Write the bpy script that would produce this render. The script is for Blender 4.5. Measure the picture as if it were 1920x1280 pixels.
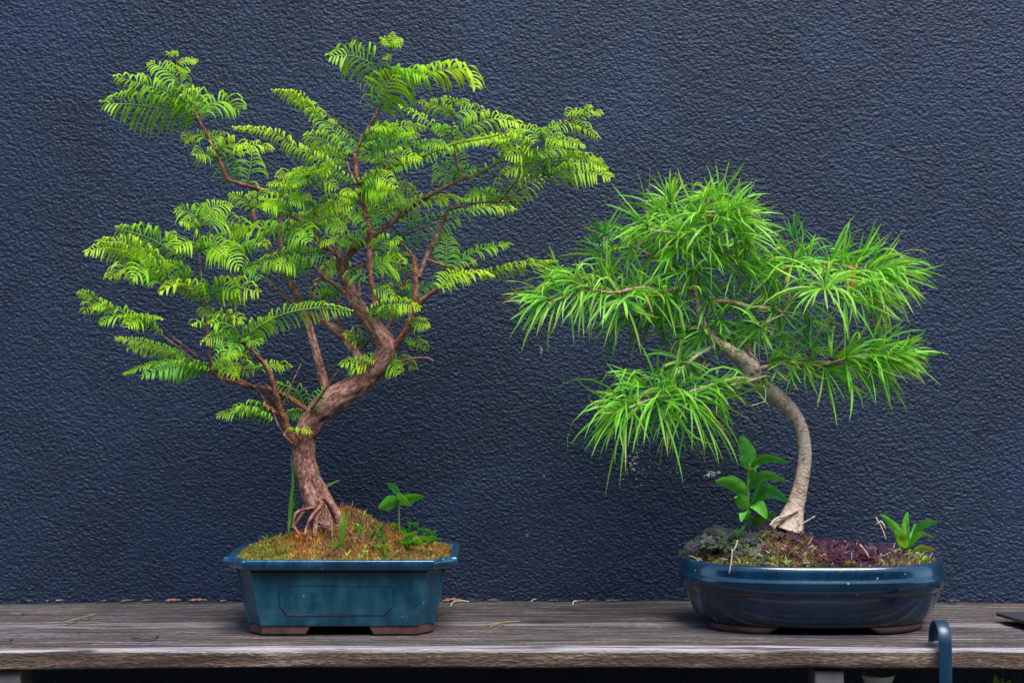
import bpy, math, random
from mathutils import Vector, Matrix, noise
R = math.radians
rnd = random.Random(7)
sc = bpy.context.scene
for o in list(bpy.data.objects): bpy.data.objects.remove(o)
col = sc.collection

# ------------------------------------------------------------------ camera, sky, sun, exposure
F, CY, CZ = 2900.0, -2.2, 0.40
cd = bpy.data.cameras.new('camera'); cam = bpy.data.objects.new('camera', cd); col.objects.link(cam)
cam.location = (0, CY, CZ); cam.rotation_euler = (R(90), 0, 0)
cd.sensor_width = 36; cd.lens = F / 1920 * 36; cd.clip_start = 0.05; cd.clip_end = 200
cd.dof.use_dof = True; cd.dof.focus_distance = 2.19; cd.dof.aperture_fstop = 11.0
sc.camera = cam
SUN_EL, SUN_AZ = R(64), R(26)          # azimuth: to the right of the camera's back
w = bpy.data.worlds.new('World'); sc.world = w; w.use_nodes = True
nt = w.node_tree; nt.nodes.clear()
sky = nt.nodes.new('ShaderNodeTexSky'); sky.sky_type = 'NISHITA'; sky.sun_disc = False
sky.sun_elevation = SUN_EL; sky.sun_rotation = R(180) - SUN_AZ
sky.air_density = 1.0; sky.dust_density = 0.6
bg = nt.nodes.new('ShaderNodeBackground'); bg.inputs[1].default_value = 0.15; sky.ozone_density = 2.0
wo = nt.nodes.new('ShaderNodeOutputWorld')
nt.links.new(sky.outputs[0], bg.inputs[0]); nt.links.new(bg.outputs[0], wo.inputs[0])
sd = bpy.data.lights.new('sun', 'SUN'); sd.energy = 2.7; sd.angle = R(36); sd.color = (1.0, 0.96, 0.88)
sun = bpy.data.objects.new('sun', sd); col.objects.link(sun)
tosun = Vector((math.sin(SUN_AZ) * math.cos(SUN_EL), -math.cos(SUN_AZ) * math.cos(SUN_EL), math.sin(SUN_EL)))
sun.rotation_euler = tosun.to_track_quat('Z', 'Y').to_euler(); sun.location = (2, -3, 4)
sc.view_settings.view_transform = 'Standard'; sc.view_settings.look = 'None'
sc.view_settings.exposure = 1.2; sc.view_settings.gamma = 1
sc.render.engine = 'CYCLES'

def P(px, py, y=0.0):                   # photograph pixel (1920 wide) at world depth y
    d = y - CY
    return Vector(((px - 960) / F * d, y, CZ - (py - 640) / F * d))

# ------------------------------------------------------------------ helpers
class MB:
    def __init__(s): s.v = []; s.f = []; s.c = []; s.k = []
    def add(s, vs, fs, c=(1, 1, 1), k=None):
        n = len(s.v); s.v.extend([tuple(v) for v in vs]); s.f.extend([tuple(i + n for i in f) for f in fs])
        if isinstance(c, list): s.c.extend(c)
        else: s.c.extend([c] * len(vs))
        s.k.extend(k if k else [tuple(v) for v in vs])
    def build(s, name, mat, parent=None, smooth=True, origin=None):
        me = bpy.data.meshes.new(name)
        me.from_pydata(s.v, [], s.f); me.update()
        a = me.color_attributes.new('Col', 'FLOAT_COLOR', 'POINT')
        buf = []
        for c in s.c: buf.extend((c[0], c[1], c[2], 1.0))
        a.data.foreach_set('color', buf)
        b = me.attributes.new('bk', 'FLOAT_VECTOR', 'POINT')
        buf = []
        for k in s.k: buf.extend(k)
        b.data.foreach_set('vector', buf)
        if smooth: me.polygons.foreach_set('use_smooth', [True] * len(me.polygons))
        me.materials.append(mat)
        o = bpy.data.objects.new(name, me); col.objects.link(o)
        if origin is not None:
            me.transform(Matrix.Translation(-Vector(origin))); o.location = origin
        if parent is not None:
            o.parent = parent
            o.matrix_parent_inverse = Matrix.Translation(-Vector(world_loc(parent)))
        return o

def world_loc(o):
    l = Vector(o.location)
    return l if o.parent is None else l      # parents are translated only, children keep world coordinates
def tag(o, label=None, cat=None, group=None, kind=None):
    if label: o['label'] = label
    if cat: o['category'] = cat
    if group: o['group'] = group
    if kind: o['kind'] = kind
    return o
def empty(name, loc, label, cat, group=None):
    o = bpy.data.objects.new(name, None); col.objects.link(o); o.location = loc
    o.empty_display_size = 0.02
    return tag(o, label, cat, group)

def catmull(pts, rs, step):
    out = []; ro = []
    n = len(pts)
    for i in range(n - 1):
        p0 = pts[max(i - 1, 0)]; p1 = pts[i]; p2 = pts[i + 1]; p3 = pts[min(i + 2, n - 1)]
        m = max(1, int((p2 - p1).length / step))
        for j in range(m):
            t = j / m; t2 = t * t; t3 = t2 * t
            out.append(0.5 * ((2 * p1) + (p2 - p0) * t + (2 * p0 - 5 * p1 + 4 * p2 - p3) * t2 + (3 * p1 - p0 - 3 * p2 + p3) * t3))
            ro.append(rs[i] * (1 - t) + rs[i + 1] * t)
    out.append(pts[-1]); ro.append(rs[-1])
    return out, ro

def tube(mb, pts, rs, sides=8, step=0.004, c=(1, 1, 1), c1=None, rough=0.0, nf=60.0, ridge=0.0, cap=True):
    pts = [Vector(p) for p in pts]
    pp, rr = catmull(pts, rs, step)
    n = len(pp)
    T0 = (pp[1] - pp[0]).normalized()
    U = T0.cross(Vector((0, 1, 0.01))).normalized()
    vs = []; fs = []; cs = []; ks = []; s = 0.0
    off = rnd.uniform(0, 50)
    for i in range(n):
        T = (pp[min(i + 1, n - 1)] - pp[max(i - 1, 0)])
        T = T.normalized() if T.length > 1e-9 else T0
        U = (U - T * U.dot(T)).normalized(); V = T.cross(U)
        if i: s += (pp[i] - pp[i - 1]).length
        for j in range(sides):
            a = 2 * math.pi * j / sides
            r = rr[i]
            k = Vector((math.cos(a) * r, math.sin(a) * r, s + off))
            if rough:
                q = Vector((k.x * nf, k.y * nf, k.z * nf * 0.45))
                r *= 1 + rough * noise.noise(q) + rough * 0.5 * noise.noise(q * 2.3)
                if ridge: r *= 1 - ridge * max(0, noise.noise(Vector((k.x * nf * 3.2, k.y * nf * 3.2, k.z * nf * 0.5))))
            vs.append(pp[i] + U * (math.cos(a) * r) + V * (math.sin(a) * r)); ks.append(tuple(k))
            if c1 is None: cs.append(c)
            else:
                t = i / (n - 1); cs.append(tuple(c[q] * (1 - t) + c1[q] * t for q in range(3)))
    for i in range(n - 1):
        for j in range(sides):
            a = i * sides + j; b = i * sides + (j + 1) % sides
            fs.append((a, b, b + sides, a + sides))
    if cap:
        fs.append(tuple(range((n - 1) * sides, n * sides))); fs.append(tuple(reversed(range(sides))))
    mb.add(vs, fs, cs, ks)

def blade(mb, p, d0, d1, L, wdt, side, c0, c1, seg=5, fold=0.0, prof=None):
    """a flat leaf blade: start point, start and end directions, length, width, width direction"""
    d0 = d0.normalized(); d1 = d1.normalized()
    vs = []; cs = []; q = Vector(p)
    for i in range(seg + 1):
        t = i / seg
        d = (d0 * (1 - t) + d1 * t)
        if d.length < 1e-6: d = d1
        d.normalize()
        wv = side - d * side.dot(d)
        if wv.length < 1e-4: wv = d.orthogonal()
        wv.normalize()
        if prof: h = prof(t) * wdt * 0.5
        else: h = wdt * 0.5 * (0.35 + 0.65 * min(1, t * 4)) * (1 if t < 0.6 else max(0.06, math.sqrt(max(0, 1 - ((t - 0.6) / 0.4) ** 2))))
        cc = tuple(c0[k] * (1 - t) + c1[k] * t for k in range(3))
        if fold:
            nn = d.cross(wv)
            vs += [q - wv * h + nn * (h * fold), q, q + wv * h + nn * (h * fold)]; cs += [cc, cc, cc]
        else:
            vs += [q - wv * h, q + wv * h]; cs += [cc, cc]
        q = q + d * (L / seg)
    fs = []
    m = 3 if fold else 2
    for i in range(seg):
        for j in range(m - 1):
            a = i * m + j; fs.append((a, a + 1, a + 1 + m, a + m))
    mb.add(vs, fs, cs)
    return q

def sph(mb, p, r, c, sq=(1, 1, 1), n=6):
    vs = []; fs = []
    for i in range(n + 1):
        th = math.pi * i / n
        for j in range(n * 2):
            a = math.pi * j / n
            vs.append(Vector(p) + Vector((r * sq[0] * math.sin(th) * math.cos(a), r * sq[1] * math.sin(th) * math.sin(a), r * sq[2] * math.cos(th))))
    for i in range(n):
        for j in range(n * 2):
            a = i * n * 2 + j; b = i * n * 2 + (j + 1) % (n * 2)
            fs.append((a, a + n * 2, b + n * 2, b))
    mb.add(vs, fs, c)

def mixc(a, b, t): return tuple(a[i] * (1 - t) + b[i] * t for i in range(3))
def jit(c, s=0.12):
    k = 1 + rnd.uniform(-s, s); return tuple(max(0, x * k * (1 + rnd.uniform(-s, s) * 0.4)) for x in c)

# ------------------------------------------------------------------ materials
def nm(name):
    m = bpy.data.materials.new(name); m.use_nodes = True
    n = m.node_tree; b = n.nodes['Principled BSDF']
    return m, n, b, (lambda a, x: n.links.new(a, x))
def node(n, t, **k):
    x = n.nodes.new(t)
    for a, v in k.items(): setattr(x, a, v)
    return x
def ramp(n, fac, stops, link):
    r = node(n, 'ShaderNodeValToRGB'); e = r.color_ramp.elements
    while len(e) > 1: e.remove(e[-1])
    e[0].position = stops[0][0]; e[0].color = (*stops[0][1], 1)
    for p, c in stops[1:]:
        q = e.new(p); q.color = (*c, 1)
    link(fac, r.inputs[0]); return r
def noisen(n, vec, scale, detail=3, rough=0.55, link=None, dist=0.0):
    t = node(n, 'ShaderNodeTexNoise'); t.inputs['Scale'].default_value = scale
    t.inputs['Detail'].default_value = detail; t.inputs['Roughness'].default_value = rough
    t.inputs['Distortion'].default_value = dist
    link(vec, t.inputs['Vector']); return t
def mapping(n, src, scale, link, loc=(0, 0, 0), rot=(0, 0, 0)):
    m = node(n, 'ShaderNodeMapping'); m.inputs['Scale'].default_value = scale
    m.inputs['Location'].default_value = loc; m.inputs['Rotation'].default_value = rot
    link(src, m.inputs['Vector']); return m.outputs[0]
def mth(n, op, a, b, link, clamp=False):
    m = node(n, 'ShaderNodeMath', operation=op); m.use_clamp = clamp
    for i, x in enumerate((a, b)):
        if x is None: continue
        if isinstance(x, (int, float)): m.inputs[i].default_value = x
        else: link(x, m.inputs[i])
    return m.outputs[0]
def mixn(n, fac, a, b, link, mode='MIX'):
    m = node(n, 'ShaderNodeMix', data_type='RGBA', blend_type=mode)
    for s, x in ((m.inputs[0], fac), (m.inputs[6], a), (m.inputs[7], b)):
        if isinstance(x, tuple): s.default_value = (*x, 1)
        elif isinstance(x, (int, float)): s.default_value = x
        else: link(x, s)
    return m.outputs[2]
def bump(n, h, strength, dist, link, normal=None):
    b = node(n, 'ShaderNodeBump'); b.inputs['Strength'].default_value = strength
    b.inputs['Distance'].default_value = dist; link(h, b.inputs['Height'])
    if normal: link(normal, b.inputs['Normal'])
    return b.outputs[0]

def leaf_mat(name, rough=0.5, trans=0.5, veins=0.0):
    m, n, b, L = nm(name)
    at = node(n, 'ShaderNodeAttribute', attribute_name='Col')
    geo = node(n, 'ShaderNodeNewGeometry')
    no = noisen(n, geo.outputs['Position'], 90, 3, 0.6, L)
    v = ramp(n, no.outputs[0], [(0.3, (0.72, 0.74, 0.7)), (0.7, (1.15, 1.12, 1.1))], L)
    c = mixn(n, 1.0, at.outputs['Color'], v.outputs[0], L, 'MULTIPLY')
    L(c, b.inputs['Base Color']); b.inputs['Roughness'].default_value = rough
    b.inputs['Specular IOR Level'].default_value = 0.22
    tr = node(n, 'ShaderNodeBsdfTranslucent')
    tc = mixn(n, 1.0, c, (1.25, 1.15, 0.5), L, 'MULTIPLY'); L(tc, tr.inputs[0])
    mx = node(n, 'ShaderNodeMixShader'); mx.inputs[0].default_value = trans
    L(b.outputs[0], mx.inputs[1]); L(tr.outputs[0], mx.inputs[2])
    L(mx.outputs[0], n.nodes['Material Output'].inputs['Surface'])
    return m
M_frond = leaf_mat('frond_leaf'); M_needle = leaf_mat('larch_needle', 0.45, 0.38)
M_weed = leaf_mat('weed_leaf', 0.45, 0.3); M_moss = leaf_mat('moss', 0.8, 0.2)

def bark_mat(name, stops, sc_=(1, 1, 0.3), scale=180, bs=0.7, bd=0.002, rough=0.8, use_col=True):
    m, n, b, L = nm(name)
    at = node(n, 'ShaderNodeAttribute', attribute_name='bk')
    v = mapping(n, at.outputs['Vector'], sc_, L)
    n1 = noisen(n, v, scale, 6, 0.65, L, 0.6); n2 = noisen(n, at.outputs['Vector'], 45, 3, 0.5, L)
    n3 = noisen(n, v, scale * 2.4, 4, 0.6, L)
    f = mth(n, 'ADD', mth(n, 'MULTIPLY', n1.outputs[0], 0.65, L), mth(n, 'MULTIPLY', n2.outputs[0], 0.35, L), L)
    r = ramp(n, f, stops, L)
    ca = node(n, 'ShaderNodeAttribute', attribute_name='Col')
    c = mixn(n, 1.0, r.outputs[0], ca.outputs['Color'], L, 'MULTIPLY')
    L(c, b.inputs['Base Color']); b.inputs['Roughness'].default_value = rough
    h = mth(n, 'ADD', n1.outputs[0], mth(n, 'MULTIPLY', n3.outputs[0], 0.4, L), L)
    L(bump(n, h, bs, bd, L), b.inputs['Normal'])
    return m
M_barkA = bark_mat('red_flaky_bark', [(0.34, (0.025, 0.010, 0.008)), (0.42, (0.11, 0.042, 0.028)), (0.49, (0.23, 0.095, 0.065)), (0.55, (0.38, 0.185, 0.145)), (0.66, (0.54, 0.37, 0.33))], (1, 1, 0.5), 230, 1.0, 0.004)
M_barkB = bark_mat('pale_smooth_bark', [(0.34, (0.10, 0.045, 0.03)), (0.41, (0.32, 0.18, 0.125)), (0.47, (0.56, 0.40, 0.30)), (0.60, (0.74, 0.59, 0.50))], (1, 1, 2.0), 150, 0.9, 0.0030, 0.6)

# stucco wall
def wall_mat():
    m, n, b, L = nm('dark_blue_stucco')
    geo = node(n, 'ShaderNodeNewGeometry'); pos = geo.outputs['Position']
    v = mapping(n, pos, (0.8, 1, 1.0), L, rot=(0, R(-14), 0))
    a = noisen(n, v, 250, 1.4, 0.5, L, 0.0)
    bb = noisen(n, v, 380, 2, 0.5, L)
    c_ = noisen(n, pos, 60, 2, 0.5, L)
    ar = ramp(n, a.outputs[0], [(0.32, (0, 0, 0)), (0.72, (1, 1, 1))], L)
    h = mth(n, 'ADD', mth(n, 'MULTIPLY', a.outputs[0], 1.9, L), mth(n, 'MULTIPLY', bb.outputs[0], 0.5, L), L)
    h = mth(n, 'ADD', h, mth(n, 'MULTIPLY', c_.outputs[0], 0.5, L), L)
    L(bump(n, h, 1.0, 0.0016, L), b.inputs['Normal'])
    big = noisen(n, pos, 4.2, 6, 0.68, L, 0.6)
    r = ramp(n, big.outputs[0], [(0.32, (0.0036, 0.0114, 0.029)), (0.5, (0.0060, 0.0170, 0.045)), (0.68, (0.0092, 0.0222, 0.060))], L)
    # worn paint chips of their own shape
    fine = noisen(n, pos, 210, 2, 0.5, L)
    col_ = r.outputs[0]
    for (px, py, rad, th) in ((1187, 868, 0.030, 0.60), (1205, 905, 0.02, 0.66), (1020, 655, 0.014, 0.62), (1268, 870, 0.02, 0.66), (820, 415, 0.02, 0.7)):
        q = P(px, py, 0.19)
        d = node(n, 'ShaderNodeVectorMath', operation='DISTANCE'); L(pos, d.inputs[0]); d.inputs[1].default_value = q
        near = mth(n, 'LESS_THAN', d.outputs['Value'], rad, L)
        fall = mth(n, 'MULTIPLY', mth(n, 'DIVIDE', d.outputs['Value'], rad, L), 0.12, L)
        k = mth(n, 'MULTIPLY', near, mth(n, 'GREATER_THAN', mth(n, 'SUBTRACT', fine.outputs[0], fall, L), th - 0.04, L), L)
        col_ = mixn(n, k, col_, (0.36, 0.27, 0.27), L)
    sp = node(n, 'ShaderNodeTexVoronoi'); sp.inputs['Scale'].default_value = 14; L(pos, sp.inputs['Vector'])
    k = mth(n, 'MULTIPLY', mth(n, 'LESS_THAN', sp.outputs['Distance'], 0.035, L), mth(n, 'GREATER_THAN', big.outputs[0], 0.56, L), L)
    col_ = mixn(n, k, col_, (0.16, 0.17, 0.22), L)
    L(col_, b.inputs['Base Color'])
    b.inputs['Roughness'].default_value = 0.58; b.inputs['Specular IOR Level'].default_value = 0.42
    return m
M_wall = wall_mat()

def wood_mat():
    m, n, b, L = nm('weathered_wood')
    geo = node(n, 'ShaderNodeNewGeometry'); pos = geo.outputs['Position']
    sx = node(n, 'ShaderNodeSeparateXYZ'); L(pos, sx.inputs[0])
    v = mapping(n, pos, (0.08, 1, 1), L); v2 = mapping(n, pos, (0.26, 1, 1), L)
    g1 = noisen(n, v, 95, 5, 0.6, L, 0.4); g2 = noisen(n, v2, 420, 3, 0.6, L); g3 = noisen(n, mapping(n, pos, (0.25, 1, 1), L), 22, 4, 0.6, L)
    wv = node(n, 'ShaderNodeTexWave'); wv.wave_type = 'BANDS'; wv.bands_direction = 'Y'
    wv.inputs['Scale'].default_value = 27; wv.inputs['Distortion'].default_value = 2.2; wv.inputs['Detail'].default_value = 2
    wv.inputs['Detail Scale'].default_value = 1.5
    L(mapping(n, pos, (0.10, 1, 0.0), L), wv.inputs['Vector'])
    f = mth(n, 'ADD', mth(n, 'MULTIPLY', g1.outputs[0], 0.55, L), mth(n, 'MULTIPLY', g2.outputs[0], 0.45, L), L)
    grey = ramp(n, f, [(0.32, (0.012, 0.011, 0.013)), (0.42, (0.040, 0.035, 0.037)), (0.52, (0.078, 0.067, 0.067)), (0.66, (0.25, 0.22, 0.225))], L)
    brown = ramp(n, f, [(0.30, (0.045, 0.025, 0.018)), (0.43, (0.055, 0.034, 0.025)), (0.55, (0.12, 0.078, 0.06)), (0.68, (0.33, 0.25, 0.22))], L)
    # faces that look towards the viewer's side keep brown wood, the top is greyed
    nz = node(n, 'ShaderNodeSeparateXYZ'); L(geo.outputs['True Normal'], nz.inputs[0])
    kt = mth(n, 'GREATER_THAN', nz.outputs[2], 0.35, L)
    kk = mth(n, 'MULTIPLY', kt, ramp(n, g3.outputs[0], [(0.35, (0.45, 0.45, 0.45)), (0.6, (1, 1, 1))], L).outputs[0], L)
    c = mixn(n, kk, brown.outputs[0], grey.outputs[0], L)
    # worn bleached front arris, with its edge highlight painted into the pale colour
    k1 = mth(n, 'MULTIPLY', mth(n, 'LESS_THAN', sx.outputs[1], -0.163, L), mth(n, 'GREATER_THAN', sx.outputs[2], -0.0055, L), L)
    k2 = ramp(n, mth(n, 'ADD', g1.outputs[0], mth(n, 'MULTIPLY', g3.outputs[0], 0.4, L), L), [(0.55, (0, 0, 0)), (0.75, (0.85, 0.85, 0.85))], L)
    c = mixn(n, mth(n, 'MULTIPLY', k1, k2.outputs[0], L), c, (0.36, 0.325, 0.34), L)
    # bleached streak half way back
    yy = mth(n, 'ABSOLUTE', mth(n, 'ADD', sx.outputs[1], 0.008, L), None, L)
    k3 = mth(n, 'MULTIPLY', mth(n, 'LESS_THAN', yy, 0.016, L), ramp(n, g3.outputs[0], [(0.42, (0, 0, 0)), (0.55, (0.5, 0.5, 0.5))], L).outputs[0], L)
    c = mixn(n, k3, c, (0.29, 0.26, 0.275), L)
    mo = noisen(n, pos, 16, 4, 0.7, L)
    k4 = mth(n, 'MULTIPLY', mth(n, 'MULTIPLY', kt, mth(n, 'GREATER_THAN', sx.outputs[1], 0.1, L), L), ramp(n, mo.outputs[0], [(0.5, (0, 0, 0)), (0.7, (0.6, 0.6, 0.6))], L).outputs[0], L)
    c = mixn(n, k4, c, (0.10, 0.11, 0.05), L)
    dk = ramp(n, wv.outputs[0], [(0.0, (0.16, 0.16, 0.19)), (0.3, (1, 1, 1.06))], L)
    c = mixn(n, mth(n, 'MULTIPLY', kt, 0.8, L), c, mixn(n, 1.0, c, dk.outputs[0], L, 'MULTIPLY'), L)
    vk = node(n, 'ShaderNodeTexVoronoi'); vk.inputs['Scale'].default_value = 5.5; L(mapping(n, pos, (0.45, 1, 0.6), L, loc=(.33, .2, 0)), vk.inputs['Vector'])
    kn = ramp(n, vk.outputs['Distance'], [(0.0, (0.25, 0.2, 0.18)), (0.07, (0.45, 0.38, 0.34)), (0.10, (1, 1, 1))], L)
    c = mixn(n, 0.8, c, mixn(n, 1.0, c, kn.outputs[0], L, 'MULTIPLY'), L)
    L(c, b.inputs['Base Color']); b.inputs['Roughness'].default_value = 0.78; b.inputs['Specular IOR Level'].default_value = 0.3
    h = mth(n, 'ADD', f, mth(n, 'MULTIPLY', mth(n, 'MULTIPLY', wv.outputs[0], kt, L), 0.35, L), L)
    L(bump(n, h, 1.0, 0.0045, L), b.inputs['Normal'])
    return m
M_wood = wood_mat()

def glaze(name, stops, rough=0.22, scale=30, coat=0.4, DU=0.3):
    m, n, b, L = nm(name)
    geo = node(n, 'ShaderNodeNewGeometry'); pos = geo.outputs['Position']
    n1 = noisen(n, mapping(n, pos, (1, 1, 0.5), L), scale, 5, 0.6, L); n2 = noisen(n, pos, 260, 3, 0.6, L)
    r = ramp(n, n1.outputs[0], stops, L)
    c = r.outputs[0]
    vo = node(n, 'ShaderNodeTexVoronoi'); vo.inputs['Scale'].default_value = 75; L(pos, vo.inputs['Vector'])
    sep = node(n, 'ShaderNodeSeparateColor'); L(vo.outputs['Color'], sep.inputs[0])
    k = mth(n, 'MULTIPLY', mth(n, 'LESS_THAN', vo.outputs['Distance'], 0.10, L), mth(n, 'GREATER_THAN', sep.outputs[0], 0.8, L), L)
    c = mixn(n, mth(n, 'MULTIPLY', k, 0.55, L), c, (0.42, 0.45, 0.44), L)
    dust = ramp(n, mth(n, 'ADD', mth(n, 'MULTIPLY', n2.outputs[0], 0.4, L), mth(n, 'MULTIPLY', n1.outputs[0], 0.6, L), L), [(0.45, (0, 0, 0)), (0.68, (DU, DU, DU))], L)
    c = mixn(n, dust.outputs[0], c, (0.09, 0.13, 0.145), L)
    L(c, b.inputs['Base Color'])
    rr = ramp(n, n2.outputs[0], [(0.35, (rough, rough, rough)), (0.7, (rough * 1.9, rough * 1.9, rough * 1.9))], L)
    L(rr.outputs[0], b.inputs['Roughness'])
    b.inputs['Coat Weight'].default_value = coat * 1.3; b.inputs['Coat Roughness'].default_value = 0.10
    L(bump(n, mth(n, 'ADD', n1.outputs[0], mth(n, 'MULTIPLY', n2.outputs[0], 0.15, L), L), 0.25, 0.003, L), b.inputs['Normal'])
    return m
M_glA = glaze('teal_glaze', [(0.32, (0.0010, 0.032, 0.062)), (0.5, (0.002, 0.064, 0.105)), (0.68, (0.010, 0.110, 0.150))], 0.22, 40, 0.4, 0.16)
M_glR = glaze('blue_rim_glaze', [(0.32, (0.001, 0.022, 0.055)), (0.5, (0.002, 0.042, 0.095)), (0.68, (0.008, 0.080, 0.150))], 0.16, 40, 0.5, 0.10)
M_glD = glaze('groove_shade_glaze', [(0.3, (0.001, 0.010, 0.020)), (0.7, (0.002, 0.018, 0.032))], 0.2, 40, 0.4, 0.05)  # darker copy of the teal glaze, paints the panel groove's shade
M_glB = glaze('navy_glaze', [(0.3, (0.0004, 0.010, 0.026)), (0.5, (0.0006, 0.018, 0.044)), (0.72, (0.0015, 0.036, 0.078))], 0.15, 12, 0.4, 0.04)

def plain(name, c0, c1, scale=60, rough=0.8, bs=0.3, bd=0.001, spec=0.5, metal=0.0):
    m, n, b, L = nm(name)
    geo = node(n, 'ShaderNodeNewGeometry')
    a = noisen(n, geo.outputs['Position'], scale, 5, 0.6, L)
    r = ramp(n, a.outputs[0], [(0.3, c0), (0.7, c1)], L); L(r.outputs[0], b.inputs['Base Color'])
    b.inputs['Roughness'].default_value = rough; b.inputs['Specular IOR Level'].default_value = spec
    b.inputs['Metallic'].default_value = metal
    L(bump(n, a.outputs[0], bs, bd, L), b.inputs['Normal'])
    return m
M_terra = plain('unglazed_clay', (0.035, 0.015, 0.012), (0.095, 0.042, 0.033), 70, 0.85)
M_soil = plain('soil', (0.02, 0.013, 0.008), (0.09, 0.055, 0.03), 160, 0.95, 1.0, 0.004)
M_ground = plain('gravel', (0.015, 0.019, 0.012), (0.045, 0.048, 0.032), 40, 0.95, 1.0, 0.01)
M_added_hedge = plain('added_hedge_leaves', (0.012, 0.025, 0.008), (0.05, 0.09, 0.025), 25, 0.7, 1.0, 0.03)
M_post = plain('grey_post', (0.085, 0.08, 0.08), (0.13, 0.125, 0.12), 30, 0.6)
M_blue = plain('blue_painted_steel', (0.005, 0.024, 0.055), (0.010, 0.042, 0.085), 45, 0.32, 0.2, 0.0006)
M_slate = plain('dark_slate', (0.018, 0.017, 0.024), (0.035, 0.033, 0.045), 50, 0.45)
M_white = plain('pale_plastic', (0.62, 0.63, 0.66), (0.8, 0.81, 0.84), 40, 0.4)
def colmat(name, rough=0.7):
    m, n, b, L = nm(name)
    at = node(n, 'ShaderNodeAttribute', attribute_name='Col'); geo = node(n, 'ShaderNodeNewGeometry')
    a = noisen(n, geo.outputs['Position'], 300, 4, 0.6, L)
    v = ramp(n, a.outputs[0], [(0.3, (0.6, 0.6, 0.6)), (0.7, (1.2, 1.2, 1.2))], L)
    L(mixn(n, 1.0, at.outputs['Color'], v.outputs[0], L, 'MULTIPLY'), b.inputs['Base Color'])
    b.inputs['Roughness'].default_value = rough
    L(bump(n, a.outputs[0], 0.5, 0.001, L), b.inputs['Normal'])
    return m
M_dry = colmat('dry_litter')

# ------------------------------------------------------------------ setting
mb = MB(); mb.add([(-9, -9, -0.45), (9, -9, -0.45), (9, 9, -0.45), (-9, 9, -0.45)], [(0, 1, 2, 3)])
tag(mb.build('ground', M_ground), kind='structure')
mb = MB()
def box(mb, x0, x1, y0, y1, z0, z1, c=(1, 1, 1), bev=0.0):
    b = bev
    if not b:
        vs = [(x, y, z) for x in (x0, x1) for y in (y0, y1) for z in (z0, z1)]
        mb.add(vs, [(0, 1, 3, 2), (4, 6, 7, 5), (0, 4, 5, 1), (2, 3, 7, 6), (0, 2, 6, 4), (1, 5, 7, 3)], c); return
    # bevelled along every edge
    import bmesh
    bm = bmesh.new(); bmesh.ops.create_cube(bm, size=1)
    for v in bm.verts:
        v.co = Vector(((x0 + x1) / 2 + v.co.x * (x1 - x0), (y0 + y1) / 2 + v.co.y * (y1 - y0), (z0 + z1) / 2 + v.co.z * (z1 - z0)))
    bmesh.ops.bevel(bm, geom=bm.edges[:], offset=b, segments=3, profile=0.5, affect='EDGES')
    bm.verts.index_update()
    mb.add([v.co.copy() for v in bm.verts], [tuple(v.index for v in f.verts) for f in bm.faces], c); bm.free()
box(mb, -4, 4, 0.19, 0.40, -0.449, 2.6)
tag(mb.build('wall', M_wall, smooth=False), 'dark blue textured stucco wall behind the two bonsai trees', 'wall')

mb = MB(); nx, nz = 150, 60; vs = []; fs = []  # added leafy screen out of view, darkens lower wall and pot reflections
for i in range(nx + 1):
    for j in range(nz + 1):
        x = -7 + 14 * i / nx; z = -0.45 + 2.9 * j / nz
        n_ = noise.noise(Vector((x * 2.2, z * 2.2, 3))) * .22 + noise.noise(Vector((x * 8, z * 8, 7))) * .14
        top = .5 * noise.noise(Vector((x * 1.1, 0, 1))) + .25 * noise.noise(Vector((x * 4, 0, 5)))
        vs.append((x, -3.6 + n_ - .1 * (j / nz) ** 4, z + top * (j / nz) ** 2))
for i in range(nx):
    for j in range(nz):
        a = i * (nz + 1) + j; fs.append((a, a + nz + 1, a + nz + 2, a + 1))
m0 = len(vs); vs += [(v[0], v[1] - .7, v[2]) for v in vs]
fs += [tuple(q + m0 for q in reversed(f)) for f in fs]
for i in range(nx):
    a = i * (nz + 1) + nz; b = a + nz + 1; fs.append((a, b, b + m0, a + m0))
mb.add(vs, fs)
tag(mb.build('added_hedge', M_added_hedge), 'unseen dark leafy hedge standing opposite the stucco wall', 'added_hedge')
# bench: one long weathered board on square posts
bench = empty('wooden_bench', (0, 0, -0.45), 'weathered grey wooden bench board carrying both bonsai pots', 'bench')
mb = MB()
prof = [(0.187, 0.0)]
ny = 46
for i in range(1, ny): prof.append((0.187 - (0.187 + 0.178) * i / ny, 0.0))
for i in range(9):
    a = i / 8 * math.pi / 2
    prof.append((-0.178 - 0.0055 * math.sin(a), -0.0042 + 0.0042 * math.cos(a) ))
prof += [(-0.1842, -0.014), (-0.184, -0.0205)]
for i in range(1, 5):
    a = i / 4 * math.pi / 2
    prof.append((-0.180 - 0.004 * math.cos(a), -0.0215 - 0.004 * math.sin(a)))
prof += [(0.187, -0.0255)]
nx = 420; vs = []; fs = []
for i in range(nx + 1):
    x = -1.3 + 2.6 * i / nx
    warp = -0.0035 * max(0, (-x - 0.3)) / 0.4 - 0.002 * max(0, x - 0.25) / 0.4
    for (y, z) in prof:
        e = 0.0015 * noise.noise(Vector((x * 6, y * 70, 3))) + 0.0007 * noise.noise(Vector((x * 20, y * 160, z * 200)))
        edge = 0.45 if y < -0.175 else 0.0
        vs.append((x, y + edge * 0.0035 * noise.noise(Vector((x * 9, 5, z * 90))), z + warp + e + edge * 0.0026 * noise.noise(Vector((x * 14, 9, 0)))))
m = len(prof)
for i in range(nx):
    for j in range(m):
        a = i * m + j; b = i * m + (j + 1) % m
        fs.append((a, b, b + m, a + m))
mb.add(vs, fs); mb.build('board', M_wood, bench)
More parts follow.
